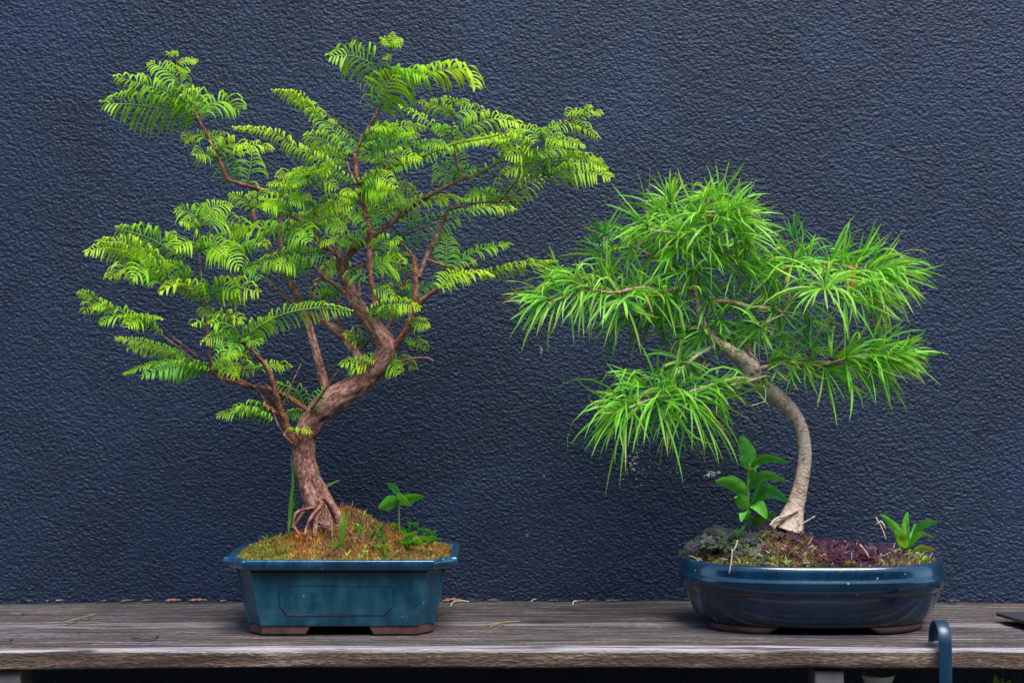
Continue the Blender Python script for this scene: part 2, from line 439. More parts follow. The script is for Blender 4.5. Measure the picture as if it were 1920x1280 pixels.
for (px0, px1) in ((-18, 38), (1528, 1583)):
    mb = MB(); y0 = -0.176
    d = y0 - CY
    x0 = (px0 - 960) / F * d; x1 = (px1 - 960) / F * d
    box(mb, x0, x1, y0, y0 + 0.05, -0.449, -0.030, bev=0.003); mb.build('leg', M_post, bench)

# blue strap hook over the front edge
mb = MB()
hp = [(-0.146, 0.0015), (-0.1465, 0.010), (-0.150, 0.020), (-0.157, 0.0285), (-0.168, 0.033), (-0.180, 0.031), (-0.189, 0.024), (-0.1945, 0.012), (-0.1965, -0.004), (-0.197, -0.02), (-0.197, -0.06), (-0.197, -0.11), (-0.192, -0.122), (-0.182, -0.125)]
pts, _ = catmull([Vector((0, a, b)) for a, b in hp], [1] * len(hp), 0.003)
x0, x1 = 0.5530, 0.5700; th = 0.0016; vs = []; fs = []
for i, p in enumerate(pts):
    t = (pts[min(i + 1, len(pts) - 1)] - pts[max(i - 1, 0)]).normalized(); nn = Vector((0, -t.z, t.y))
    tw = 0.0 if p.z < -0.02 else 0.0
    for (x, s, q) in ((x0, 1, 0.4), (x0 + .0015, 1, 1), (x1 - .0015, 1, 1), (x1, 1, 0.4), (x1, -1, 0.4), (x1 - .0015, -1, 1), (x0 + .0015, -1, 1), (x0, -1, 0.4)):
        vs.append(p + nn * (th * s * q) + Vector((x, 0, 0)))
for i in range(len(pts) - 1):
    for j in range(8):
        a = i * 8 + j; b = i * 8 + (j + 1) % 8
        fs.append((a, b, b + 8, a + 8))
fs.append(tuple(range(8))); fs.append(tuple(range(len(vs) - 8, len(vs))))
mb.add(vs, fs)
tag(mb.build('strap_hook', M_blue, origin=(0.561, -0.17, 0.0)), 'blue painted flat metal hook hung over the front edge of the bench', 'hook')

# dark slate at the right end
mb = MB()
A = Vector((0.694, 0.017, 0.0)); B = Vector((0.735, -0.125, 0.0)); 
vs = []
for p in (A, B, B + Vector((0.25, 0.05, 0)), A + Vector((0.25, 0.05, 0))):
    for z in (0.0075, 0.0115): vs.append((p.x, p.y, z))
mb.add(vs, [(1, 3, 5, 7), (6, 4, 2, 0), (0, 2, 3, 1), (2, 4, 5, 3), (4, 6, 7, 5), (6, 0, 1, 7)])
for p in (A + Vector((.03, -.01, 0)), B + Vector((.03, .02, 0)), A + Vector((.2, .02, 0)), B + Vector((.2, .06, 0))):
    box(mb, p.x, p.x + .012, p.y, p.y + .012, 0.001, 0.0075)
tag(mb.build('slate_tile', M_slate, smooth=False, origin=(0.8, -0.03, 0.0)), 'corner of a thin dark slate plate lying at the right end of the bench', 'plate')

# pale saucer standing low behind the bench edge, leafy sprig under the bench
mb = MB()
sc0 = P(1646, 1262, -0.13); n = 40; vs = []; fs = []
prf = [(0.0, -0.012), (0.018, -0.012), (0.0215, -0.003), (0.0225, 0.0), (0.021, 0.0), (0.0195, -0.004), (0.017, -0.010), (0.0, -0.010)]
for (r_, z_) in prf:
    for j in range(n):
        a = 2 * math.pi * j / n; vs.append((sc0.x + r_ * math.cos(a), sc0.y + r_ * math.sin(a), sc0.z + z_))
for i in range(len(prf) - 1):
    for j in range(n):
        a = i * n + j; b = i * n + (j + 1) % n; fs.append((a, b, b + n, a + n))
mb.add(vs, fs)
tube(mb, [(sc0.x, sc0.y, sc0.z - .011), (sc0.x, sc0.y, sc0.z - 0.1), (sc0.x, sc0.y, -0.449)], [0.006, 0.006, 0.009], 12, 0.02)
tag(mb.build('saucer', M_white, origin=(sc0.x, sc0.y, -0.45)), 'small pale dish on a stem under the bench beside the right post', 'dish')

# ------------------------------------------------------------------ pots
def outline(W, D, c, nt_, n=3):
    """rectangle with notched, chamfered corners, counter-clockwise from front-left"""
    q = []
    front = [(-W + c, -D), (W - c, -D)]
    corner = [(W - c, -D + nt_), (W - nt_, -D + c), (W, -D + c)]
    pts = []
    pts += [(W - c, -D), (W - c + 0.0005, -D + nt_)] + [(W - c + (c - nt_) * t, -D + nt_ + (c - nt_) * t) for t in (0.33, 0.66)] + [(W - nt_, -D + c - 0.0005), (W, -D + c)]
    full = list(pts)
    full += [(W, D - c)] + [(x, -y) for (x, y) in reversed(pts)][1:]
    left = [(-x, y) for (x, y) in reversed(full)]
    return full + left
def loft(mb, rings, close_bottom=True, close_top=False, c=(1, 1, 1)):
    m = len(rings[0]); vs = [p for r in rings for p in r]; fs = []
    for i in range(len(rings) - 1):
        for j in range(m):
            a = i * m + j; b = i * m + (j + 1) % m; fs.append((a, b, b + m, a + m))
    if close_bottom: fs.append(tuple(reversed(range(m))))
    if close_top: fs.append(tuple(range((len(rings) - 1) * m, len(rings) * m)))
    mb.add(vs, fs, c)
def bevel_obj(o, wd=0.0015, seg=2, ang=25):
    b = o.modifiers.new('bevel', 'BEVEL'); b.width = wd; b.segments = seg; b.limit_method = 'ANGLE'; b.angle_limit = R(ang)
    b.harden_normals = False
    for p in o.data.polygons: p.use_smooth = True
    e = o.modifiers.new('es', 'WEIGHTED_NORMAL'); e.keep_sharp = True

PX, PY = -0.2345, -0.014
potA = empty('bonsai_pot', (PX, PY, 0.0), 'rectangular teal glazed pot with notched corners and a recessed front panel', 'plant pot')
def ring(W, D, c, nt_, z): return [(PX + x, PY + y, z) for x, y in outline(W, D, c, nt_)]
mb = MB()
loft(mb, [ring(0.1275, 0.0825, 0.020, 0.0055, 0.0128), ring(0.1285, 0.0835, 0.020, 0.0055, 0.0165), ring(0.136, 0.0880, 0.022, 0.0055, 0.05), ring(0.1435, 0.0925, 0.024, 0.0055, 0.0885),
          ring(0.118, 0.068, 0.020, 0.002, 0.0895), ring(0.112, 0.06, 0.02, 0.002, 0.03)], True, True)
b = mb.build('body', M_glA, potA, smooth=False); bevel_obj(b, 0.002, 3)
mb = MB()
loft(mb, [ring(0.1435, 0.091, 0.026, 0.004, 0.0893), ring(0.1545, 0.1005, 0.029, 0.005, 0.0910), ring(0.159, 0.1035, 0.030, 0.0055, 0.0950), ring(0.1605, 0.105, 0.030, 0.006, 0.1005), ring(0.1595, 0.104, 0.030, 0.006, 0.1047),
          ring(0.157, 0.1015, 0.029, 0.0055, 0.1061), ring(0.149, 0.093, 0.026, 0.004, 0.1053), ring(0.1465, 0.0905, 0.025, 0.004, 0.1015), ring(0.1435, 0.088, 0.025, 0.004, 0.0893)], False, False)
b = mb.build('rim', M_glR, potA, smooth=False); bevel_obj(b, 0.0012, 2, 30)
# raised frame of the front panel, its dark colour paints in groove shade
mb = MB()
def fy(z): return -(0.0835 + (0.0925 - 0.0835) * (z - 0.014) / (0.0745))
def fr(x, z, out): return (PX + x, PY + fy(z) - out, z)
o_ = [(-0.083, 0.040), (-0.072, 0.027), (0.062, 0.027), (0.075, 0.040), (0.075, 0.071), (-0.083, 0.071)]
def inset(poly, s, cx=-0.004, cz=0.049):
    return [(cx + (x - cx) * (1 - s / 0.079), cz + (z - cz) * (1 - s / 0.022)) for x, z in poly]
rings = [[fr(x, z, -0.001) for x, z in o_], [fr(x, z, 0.0005) for x, z in inset(o_, 0.0010)], [fr(x, z, 0.0005) for x, z in inset(o_, 0.0018)], [fr(x, z, -0.001) for x, z in inset(o_, 0.0026)]]
loft(mb, rings, False, False)
mb.build('panel_frame', M_glD, potA)
def foot(mb, sx, sy, W=0.1262, D=0.0815, L=0.086, dy=0.05):
    c = 0.02
    def R_(ins, z, cut):
        w_ = W - ins; d_ = D - ins
        pts = [(w_ - L + cut, -d_), (w_ - c, -d_), (w_ - c + .001, -d_ + .003), (w_ - .003, -d_ + c), (w_, -d_ + c), (w_, -d_ + dy), (w_ - 0.03, -d_ + dy), (w_ - 0.03, -d_ + 0.03), (w_ - L + cut, -d_ + 0.03)]
        return [(PX + sx * x, PY - sy * y if sy > 0 else PY + y, z) for x, y in pts]
    loft(mb, [R_(0.0015, 0.0006, 0.008), R_(0.0, 0.003, 0.006), R_(0.0, 0.0129, 0.0)], True, True)
for sx in (-1, 1):
    for sy in (1, -1):
        mb = MB(); foot(mb, sx, sy); o = mb.build('foot', M_terra, potA, smooth=False)

QX, QY = 0.4235, -0.008
potB = empty('bonsai_pot', (QX, QY, 0.0), 'oval dark blue glossy pot with clay feet under the spiky larch', 'plant pot')
def ell(rx, ry, z, n=96, e=2.5):
    r = []
    for j in range(n):
        a = 2 * math.pi * j / n; c_, s_ = math.cos(a), math.sin(a)
        r.append((QX + rx * math.copysign(abs(c_) ** (2 / e), c_), QY + ry * math.copysign(abs(s_) ** (2 / e), s_), z))
    return r
mb = MB()
pr = [(.0092, .145, .078), (.0096, .155, .0865), (.0135, .1600, .0910), (.022, .1660, .0960), (.034, .1720, .1015), (.046, .1765, .1060), (.0530, .1782, .1078), (.0555, .1788, .1083), (.0575, .1815, .1110), (.061, .1838, .1133), (.067, .1853, .1148), (.0725, .1862, .1157),
      (.0750, .1858, .1153), (.0772, .1842, .1137), (.0810, .1832, .1127), (.0870, .1822, .1117), (.0925, .1808, .1103), (.0955, .1785, .108), (.0963, .1758, .1055), (.0955, .1730, .1030), (.09, .170, .101), (.05, .160, .09), (.03, .15, .08)]
loft(mb, [ell(rx, ry, z) for z, rx, ry in pr], True, True)
o = mb.build('body', M_glB, potB)
def arcfoot(a0, a1):
    mb = MB(); n = 22; rings = []
    for i in range(n + 1):
        a = R(a0 + (a1 - a0) * i / n); c_, s_ = math.cos(a), math.sin(a)
        e = 2.5
        ux = math.copysign(abs(c_) ** (2 / e), c_); uy = math.copysign(abs(s_) ** (2 / e), s_)
        cut = 0.0085 * max(0, 1 - min(i, n - i) / 2.5)
        rings.append([(QX + .1570 * ux, QY + .0880 * uy, .0102), (QX + .1560 * ux, QY + .0872 * uy, .004 + cut * .6), (QX + .1540 * ux, QY + .0860 * uy, .0006 + cut),
                      (QX + .140 * ux, QY + .070 * uy, .0006 + cut), (QX + .138 * ux, QY + .068 * uy, .0102)])
    vs = [p for r in rings for p in r]; fs = []
    for i in range(n):
        for j in range(5):
            a = i * 5 + j; b = i * 5 + (j + 1) % 5; fs.append((a, b, b + 5, a + 5))
    fs += [(0, 1, 2, 3, 4), tuple(range(n * 5, n * 5 + 5))]
    mb.add(vs, fs); return mb
for (a0, a1) in ((197, 252), (290, 343), (17, 70), (110, 163)):
    arcfoot(a0, a1).build('foot', M_terra, potB)

# ------------------------------------------------------------------ moss mound in the left pot
def hA(x, y):
    px = 960 + x * F / 2.2
    t = lambda c, s: math.exp(-((px - c) / s) ** 2)
    h = 0.1008 + 0.029 * t(615, 115) * math.exp(-(y / 0.055) ** 2) + 0.030 * t(652, 44) * math.exp(-((y - 0.005) / 0.035) ** 2) + 0.022 * t(735, 62) * math.exp(-(y / 0.05) ** 2)
    h += 0.004 * noise.noise(Vector((x * 40, y * 40, 1))) + 0.002 * noise.noise(Vector((x * 110, y * 110, 5)))
    ex = min(1, max(0, (0.147 - abs(x - PX)) / 0.018)); ey = min(1, max(0, (0.092 - abs(y - PY)) / 0.018))
    e = math.sqrt(ex * ey) if ex * ey > 0 else 0
    return 0.1002 + (h - 0.1002) * e + 0.003 * e
def insideA(x, y, m=0.0): 
    dx = abs(x - PX); dy = abs(y - PY)
    return dx < 0.146 - m and dy < 0.0905 - m and dx + dy < 0.146 + 0.0905 - 0.024 - m
mb = MB(); nx, ny = 130, 80; vs = []; fs = []; idx = {}
for i in range(nx + 1):
    for j in range(ny + 1):
        x = PX - 0.146 + 0.292 * i / nx; y = PY - 0.090 + 0.180 * j / ny
        if insideA(x, y): idx[(i, j)] = len(vs); vs.append((x, y, hA(x, y) - 0.002))
for i in range(nx):
    for j in range(ny):
        k = [(i, j), (i + 1, j), (i + 1, j + 1), (i, j + 1)]
        if all(q in idx for q in k): fs.append(tuple(idx[q] for q in k))
mb.add(vs, fs); 
soilA = mb.build('soil', M_soil); tag(soilA, kind='stuff')
soilA['label'] = 'dark soil mound under the moss in the rectangular pot'; soilA['category'] = 'soil'
mb = MB()
OR = (0.66, 0.24, 0.055); OL = (0.40, 0.33, 0.05); GR = (0.20, 0.27, 0.03); TN = (0.62, 0.44, 0.14); DK = (0.10, 0.06, 0.03)
for i in range(30000):
    x = PX + rnd.uniform(-0.145, 0.145); y = PY + rnd.uniform(-0.0895, 0.080)
    if not insideA(x, y, 0.001): continue
    if noise.noise(Vector((x * 55, y * 55, 9))) > 0.40: continue
    z = hA(x, y) - 0.003
    n1 = noise.noise(Vector((x * 22, y * 22, 2))); n2 = noise.noise(Vector((x * 60, y * 60, 7)))
    px = 960 + x * F / (y + 2.2)
    if px + 60 * noise.noise(Vector((x * 30, y * 30, 11))) + rnd.gauss(0, 14) < 545: c = mixc(OL, GR, min(1, max(0, 0.5 + n1 * 1.6))); 
    else: c = mixc(OR, TN, min(1, max(0, 0.45 + n1 * 2)))
    if px > 620: c = mixc(c, mixc(OL, DK, 0.35), 0.35)
    if n2 > 0.2: c = mixc(c, OL, 0.6)
    if noise.noise(Vector((x * 90, y * 90, 15))) > .25: c = mixc(c, (.12, .07, .03), .7)
    if y - PY < -0.078: c = mixc(c, (0.45, 0.40, 0.08), 0.6)
    if px > 600 and n1 > .05: c = mixc(c, (.26, .12, .04), .55)
    if rnd.random() < 0.14: c = DK
    c = jit(c, 0.3)
    L_ = rnd.uniform(0.0035, 0.0075) * (1.25 if 540 < px < 640 else 1)
    a = rnd.uniform(0, 6.28); lean = rnd.uniform(0, 0.7)
    d = Vector((math.cos(a) * lean, math.sin(a) * lean, 1)); 
    blade(mb, Vector((x, y, z)), d, d + Vector((math.cos(a), math.sin(a), -0.2)) * rnd.uniform(0, 0.8), L_, rnd.uniform(0.0007, 0.0015), Vector((rnd.uniform(-1, 1), rnd.uniform(-1, 1), 0)), mixc(c, DK, 0.3), c, seg=2)
for i in range(160):     # thin sporophyte stalks
    x = P(rnd.gauss(590, 60), 0).x; y = rnd.uniform(-0.07, 0.02)
    if not insideA(x, y, .005): continue
    z = hA(x, y); p = Vector((x, y, z)); d = Vector((rnd.uniform(-.3, .3), rnd.uniform(-.3, .3), 1))
    blade(mb, p, d, d + Vector((rnd.uniform(-.3, .3), 0, 0)), rnd.uniform(0.007, 0.014), 0.0007, Vector((1, 0, 0)), (0.35, 0.10, 0.04), (0.5, 0.2, 0.07), 3)
for i in range(260):     # scruffy green and straw blades among the moss
    x = PX + rnd.uniform(-0.140, 0.140); y = PY + rnd.uniform(-0.088, 0.05)
    if not insideA(x, y, .004) or (x < PX + .02 and rnd.random() < .7): continue
    d = Vector((rnd.uniform(-.8, .8), rnd.uniform(-.8, .3), 1)); c = jit(rnd.choice([(.20, .42, .05), (.12, .32, .06), (.55, .42, .18), (.40, .22, .08), (.30, .40, .06)]), .2)
    blade(mb, Vector((x, y, hA(x, y) - .002)), d, d + Vector((rnd.uniform(-1, 1), rnd.uniform(-1, 1), -.8)), rnd.uniform(.006, .014), rnd.uniform(.0007, .0022), Vector((1, .3, 0)), c, c, 4)
o = mb.build('moss', M_moss); tag(o, 'orange and olive moss cushion covering the rectangular pot', 'moss', kind='stuff')

# ------------------------------------------------------------------ left tree (feathery)
C1 = (1, 1, 1)
treeA = empty('bonsai_tree', (PX + 0.0, 0, 0.10), 'tall feathery bright green bonsai with reddish bark and flat fronds', 'bonsai tree')
def pl(pts, y0, y1=None):
    y1 = y0 if y1 is None else y1; n = len(pts)
    return [P(p[0], p[1], p[2] if len(p) > 2 else y0 + (y1 - y0) * i / max(1, n - 1)) for i, p in enumerate(pts)]
S0 = F / 2.2
mb = MB()
tr = [(632, 1010, 33), (617, 982, 31), (603, 955, 29), (590, 925, 26), (577, 890, 24), (569, 855, 21.5), (572, 822, 22), (584, 792, 24), (606, 766, 26), (636, 744, 25), (668, 724, 21.5), (697, 700, 19), (716, 676, 19), (725, 652, 19.5), (715, 630, 17.5), (695, 604, 15), (676, 580, 14.5), (662, 556, 13.5), (653, 532, 11.5), (645, 512, 11.5), (641, 494, 13), (640, 478, 9)]
tube(mb, pl([t[:2] for t in tr], 0.0), [t[2] / S0 for t in tr], 56, 0.0016, rough=0.13, nf=70, ridge=0.16)
trunkA = mb.build('trunk', M_barkA, treeA)
roots = [([(590, 950), (557, 960), (550, 982), (562, 1002)], 3.2, -0.035), ([(600, 950), (580, 975), (571, 1004)], 3.0, -0.042), ([(606, 940), (594, 970), (590, 1005)], 5.5, -0.030),
         ([(610, 946), (620, 972), (624, 1018)], 1.8, -0.048), ([(612, 930), (634, 968), (644, 1012)], 8, -0.024), ([(575, 940), (566, 965), (548, 990)], 5, -0.012), ([(596, 975), (610, 985), (640, 985)], 1.5, -0.040), ([(590, 985), (615, 990), (632, 1003)], 1.3, -0.042)]
for pts, r_, y in roots:
    mb = MB(); tube(mb, pl(pts, y * 0.6, y), [r_ / S0, r_ * .9 / S0, r_ * .7 / S0] + ([r_ * .6 / S0] if len(pts) > 3 else []), 10, 0.002, c=(1.1, 1.05, 1.05) if r_ < 4 else C1, rough=0.15)
    mb.build('root', M_barkA, treeA)
# branches: (name key, pixel points, r0, r1, y0, y1, tint)
W1 = (1, 1, 1); GN = (0.75, 1.15, 0.45); PA = (1.55, 1.55, 1.6); RD = (1.15, 0.85, 0.7)
BR = [
 ('b1', [(732, 662), (758, 624), (777, 584), (796, 560), (824, 540)], 7.5, 4, 0.0, -0.05, RD),
 ('b2', [(774, 590), (779, 557), (780, 518), (777, 484)], 5.5, 5, -0.02, -0.02, RD),
 ('b2a', [(784, 520), (791, 505), (802, 475), (815, 450), (828, 426), (835, 403), (842, 393), (858, 389), (894, 380), (937, 379), (978, 376)], 5, 2, -0.02, 0.02, W1),
 ('b2b', [(777, 484), (760, 463), (739, 448)], 3.5, 2, -0.02, 0.02, W1),
 ('b2c', [(777, 481), (740, 480), (703, 484)], 2.8, 2, -0.02, 0.03, W1),
 ('b2d', [(800, 486), (818, 493), (836, 500), (861, 506), (880, 495), (896, 487)], 2.6, 2, -0.02, 0.0, RD),
 ('b3', [(643, 492), (665, 466), (690, 448), (716, 430), (743, 412), (787, 378), (819, 359), (848, 344), (866, 336), (905, 322), (945, 296), (985, 270), (1020, 252)], 7, 0.9, 0.0, -0.04, W1),
 ('b3a', [(867, 337), (859, 311), (853, 290), (849, 262), (848, 228), (850, 192)], 3.2, 1.2, -0.02, -0.03, W1),
 ('b4', [(702, 574), (702, 550), (697, 531), (694, 500), (693, 466), (692, 430), (683, 392), (672, 346), (667, 310), (666, 288)], 5.5, 3.6, -0.045, -0.06, RD),
 ('b4a', [(667, 290), (677, 265), (694, 234), (709, 206), (720, 180), (728, 138), (733, 100), (735, 70)], 2.8, 1.2, -0.06, -0.08, (0.9, 1.1, 0.5)),
 ('b4b', [(673, 344), (694, 331), (731, 315), (787, 296), (850, 271), (912, 259), (955, 247)], 2.6, 1.2, -0.06, -0.09, GN),
 ('b4c', [(668, 345), (657, 322), (648, 303)], 1.8, 1.2, -0.06, -0.03, PA),
 ('b5', [(527, 380), (514, 366), (479, 352), (448, 344), (429, 336), (415, 310), (402, 280), (388, 252), (376, 232), (362, 202), (348, 176), (339, 158), (333, 130), (329, 104)], 4.5, 1.2, 0.02, -0.04, RD),
 ('b6', [(614, 748), (602, 695), (589, 646), (575, 597), (566, 572), (549, 538), (536, 508), (527, 462), (527, 420), (527, 378)], 9.5, 3.2, 0.0, 0.03, W1),
 ('b6a', [(562, 574), (530, 555), (514, 535), (499, 521)], 3.6, 1.6, 0.01, 0.03, W1),
 ('b6b', [(560, 566), (540, 520), (512, 478), (484, 426), (474, 394)], 4.2, 3, 0.02, 0.05, W1),
 ('b7', [(690, 700), (668, 664), (648, 634), (622, 613), (600, 600), (586, 592)], 11, 6.5, 0.0, 0.045, W1),
 ('b7a', [(603, 600), (602, 585), (603, 556)], 4.5, 3.2, 0.035, 0.04, W1),
 ('b7b', [(636, 622), (634, 592), (634, 558)], 3.5, 2.6, 0.03, 0.04, W1),
 ('b7c', [(668, 660), (684, 650), (695, 632)], 2.5, 1.2, 0.02, 0.02, W1),
 ('b8', [(666, 560), (641, 544), (616, 526), (596, 524), (584, 532)], 5.5, 2, 0.0, -0.02, W1),
 ('b8a', [(616, 526), (602, 513), (590, 499)], 3, 2, -0.015, -0.02, RD),
 ('b8b', [(582, 566), (586, 545), (592, 532)], 3, 2, 0.0, -0.02, PA),
 ('b9', [(655, 512), (674, 500), (690, 495), (700, 482)], 4, 2.4, 0.0, -0.01, W1),
 ('b10', [(722, 618), (736, 598), (740, 572), (745, 554), (756, 532), (770, 512)], 3.6, 2.4, 0.02, 0.0, PA),
 ('b10a', [(740, 560), (728, 540), (714, 520)], 2.2, 1.4, 0.01, 0.03, PA),
 ('b11', [(640, 488), (626, 472), (608, 462), (590, 440), (573, 422), (542, 403), (514, 395)], 5.5, 2.6, 0.0, -0.02, W1),
 ('b11a', [(640, 485), (628, 468), (618, 458)], 3, 1.6, -0.01, -0.02, PA),
 ('b11b', [(641, 486), (636, 465), (637, 452)], 3.4, 2, 0.0, 0.01, W1),
 ('b11c', [(646, 486), (656, 470), (662, 455)], 2.6, 1.4, 0.0, -0.02, W1),
 ('b11d', [(674, 558), (673, 530), (671, 506)], 3.0, 2.2, -0.015, -0.02, PA),
 ('b11e', [(595, 426), (592, 407), (587, 389), (581, 359), (576, 330)], 2, 1.2, -0.02, -0.03, PA),
 ('b11f', [(537, 432), (545, 402), (551, 375)], 1.4, 1, -0.02, -0.02, GN),
 ('b12', [(576, 767), (546, 748), (514, 731), (474, 725), (435, 715), (405, 704), (398, 685), (391, 660), (389, 612)], 5, 2.4, -0.005, -0.06, RD),
 ('b12a', [(400, 698), (378, 697), (350, 702)], 2.2, 1.2, -0.05, -0.03, RD),
 ('b12b', [(372, 670), (348, 650), (323, 632)], 2.2, 1.6, -0.04, -0.03, (0.8, 0.6, 0.55)),
 ('b12c', [(400, 695), (360, 673), (330, 648), (298, 624), (262, 598), (224, 583), (183, 564), (147, 549)], 2.0, 1.0, -0.05, -0.09, GN),
 ('b12d', [(390, 690), (362, 680), (330, 668), (280, 652)], 1.6, 1, -0.05, -0.04, GN),
 ('b12e', [(480, 728), (458, 716), (435, 706)], 2.6, 1.6, -0.03, -0.04, RD),
 ('b13', [(552, 832), (537, 796), (523, 762), (517, 736), (504, 695), (481, 666), (455, 640)], 7.5, 2.8, -0.005, -0.07, RD),
 ('b13a', [(455, 640), (472, 622), (500, 602), (545, 585), (600, 577), (652, 582)], 1.6, 1, -0.07, -0.06, GN),
 ('b13b', [(530, 760), (547, 720), (565, 681)], 1.8, 1.0, -0.03, -0.05, PA),
 ('b13c', [(548, 832), (530, 812), (516, 785), (512, 770)], 2.4, 1.4, -0.02, -0.05, PA),
 ('b13d', [(522, 775), (506, 766), (496, 760)], 6, 4, -0.02, -0.04, RD),
 ('b13e', [(516, 768), (505, 744), (498, 720)], 3.5, 1.8, -0.02, -0.045, W1),
 ('b13f', [(514, 770), (498, 752), (482, 730)], 2.6, 1.6, -0.02, -0.04, RD),
 ('b14', [(584, 767), (597, 748), (612, 727), (636, 692)], 3.0, 1.6, -0.02, -0.04, (0.6, 0.55, 0.55)),
 ('b15', [(745, 678), (779, 671), (802, 671), (812, 676)], 1.6, 1.0, 0.0, -0.05, PA),
 ('b16', [(386, 574), (379, 541), (376, 500), (374, 460), (373, 426), (372, 398)], 2, 1.2, -0.06, -0.07, GN),
 ('b17', [(440, 600), (448, 531), (461, 479), (468, 420), (473, 366)], 2.2, 1.2, -0.03, -0.05, GN),
 ('b18', [(386, 574), (357, 537), (314, 500), (286, 472), (262, 455)], 1.8, 1, -0.06, -0.05, GN),
 ('b18b', [(370, 556), (330, 530), (290, 510), (257, 492), (215, 470)], 1.6, 1, -0.06, -0.09, GN),
 ('b19', [(937, 378), (960, 350), (978, 321)], 1.6, 1, 0.0, -0.04, GN),
 ('b19b', [(946, 376), (985, 350), (1020, 330)], 1.6, 1, 0.0, -0.02, PA),
 ('b20', [(740, 450), (788, 428), (828, 414), (884, 394), (935, 380)], 1.6, 1.2, 0.02, 0.08, GN),
 ('b21', [(1015, 256), (1040, 240), (1092, 212), (1105, 202)], 1.6, 0.9, -0.04, -0.04, GN),
 ('b22', [(385, 575), (388, 600), (390, 615)], 1.8, 1.6, -0.06, -0.06, GN),
 ('b23', [(438, 598), (440, 615), (452, 636)], 2.0, 2.2, -0.05, -0.07, RD),
]
branchesA = {}; samples = []
for (nme, pts, r0, r1, y0, y1, tint) in BR:
    pp = pl(pts, y0, y1); n = len(pp); rr = []
    for i in range(n): rr.append((r0 + (r1 - r0) * i / (n - 1)) / S0)
    mb = MB(); big = r0 > 3.4
    tube(mb, pp, rr, 18 if big else 8, 0.0022 if big else 0.004, c=tint, rough=0.16 if big else 0.08, nf=110, ridge=0.1 if big else 0)
    # bud scars and tiny stubs
    if tint in (W1, RD) and n > 2:
        q, _ = catmull(pp, rr, 0.008)
        for k in range(1, len(q) - 1):
            if rnd.random() < 0.45:
                a = rnd.uniform(0, 6.28); d = Vector((math.cos(a), math.sin(a) * .6, rnd.uniform(0, .8))).normalized()
                rr_ = r1 / S0 * 0.7
                tube(mb, [q[k], q[k] + d * (max(r0, 3) / S0 * 0.8 + 0.002)], [rr_, rr_ * .5], 6, 0.003, c=tint)
    branchesA[nme] = (mb, pp)
    q, _ = catmull(pp, rr, 0.006)
    for v in q:
        d = v.y - CY; samples.append((960 + v.x * F / d, 640 + (CZ - v.z) * F / d, v.y, nme))

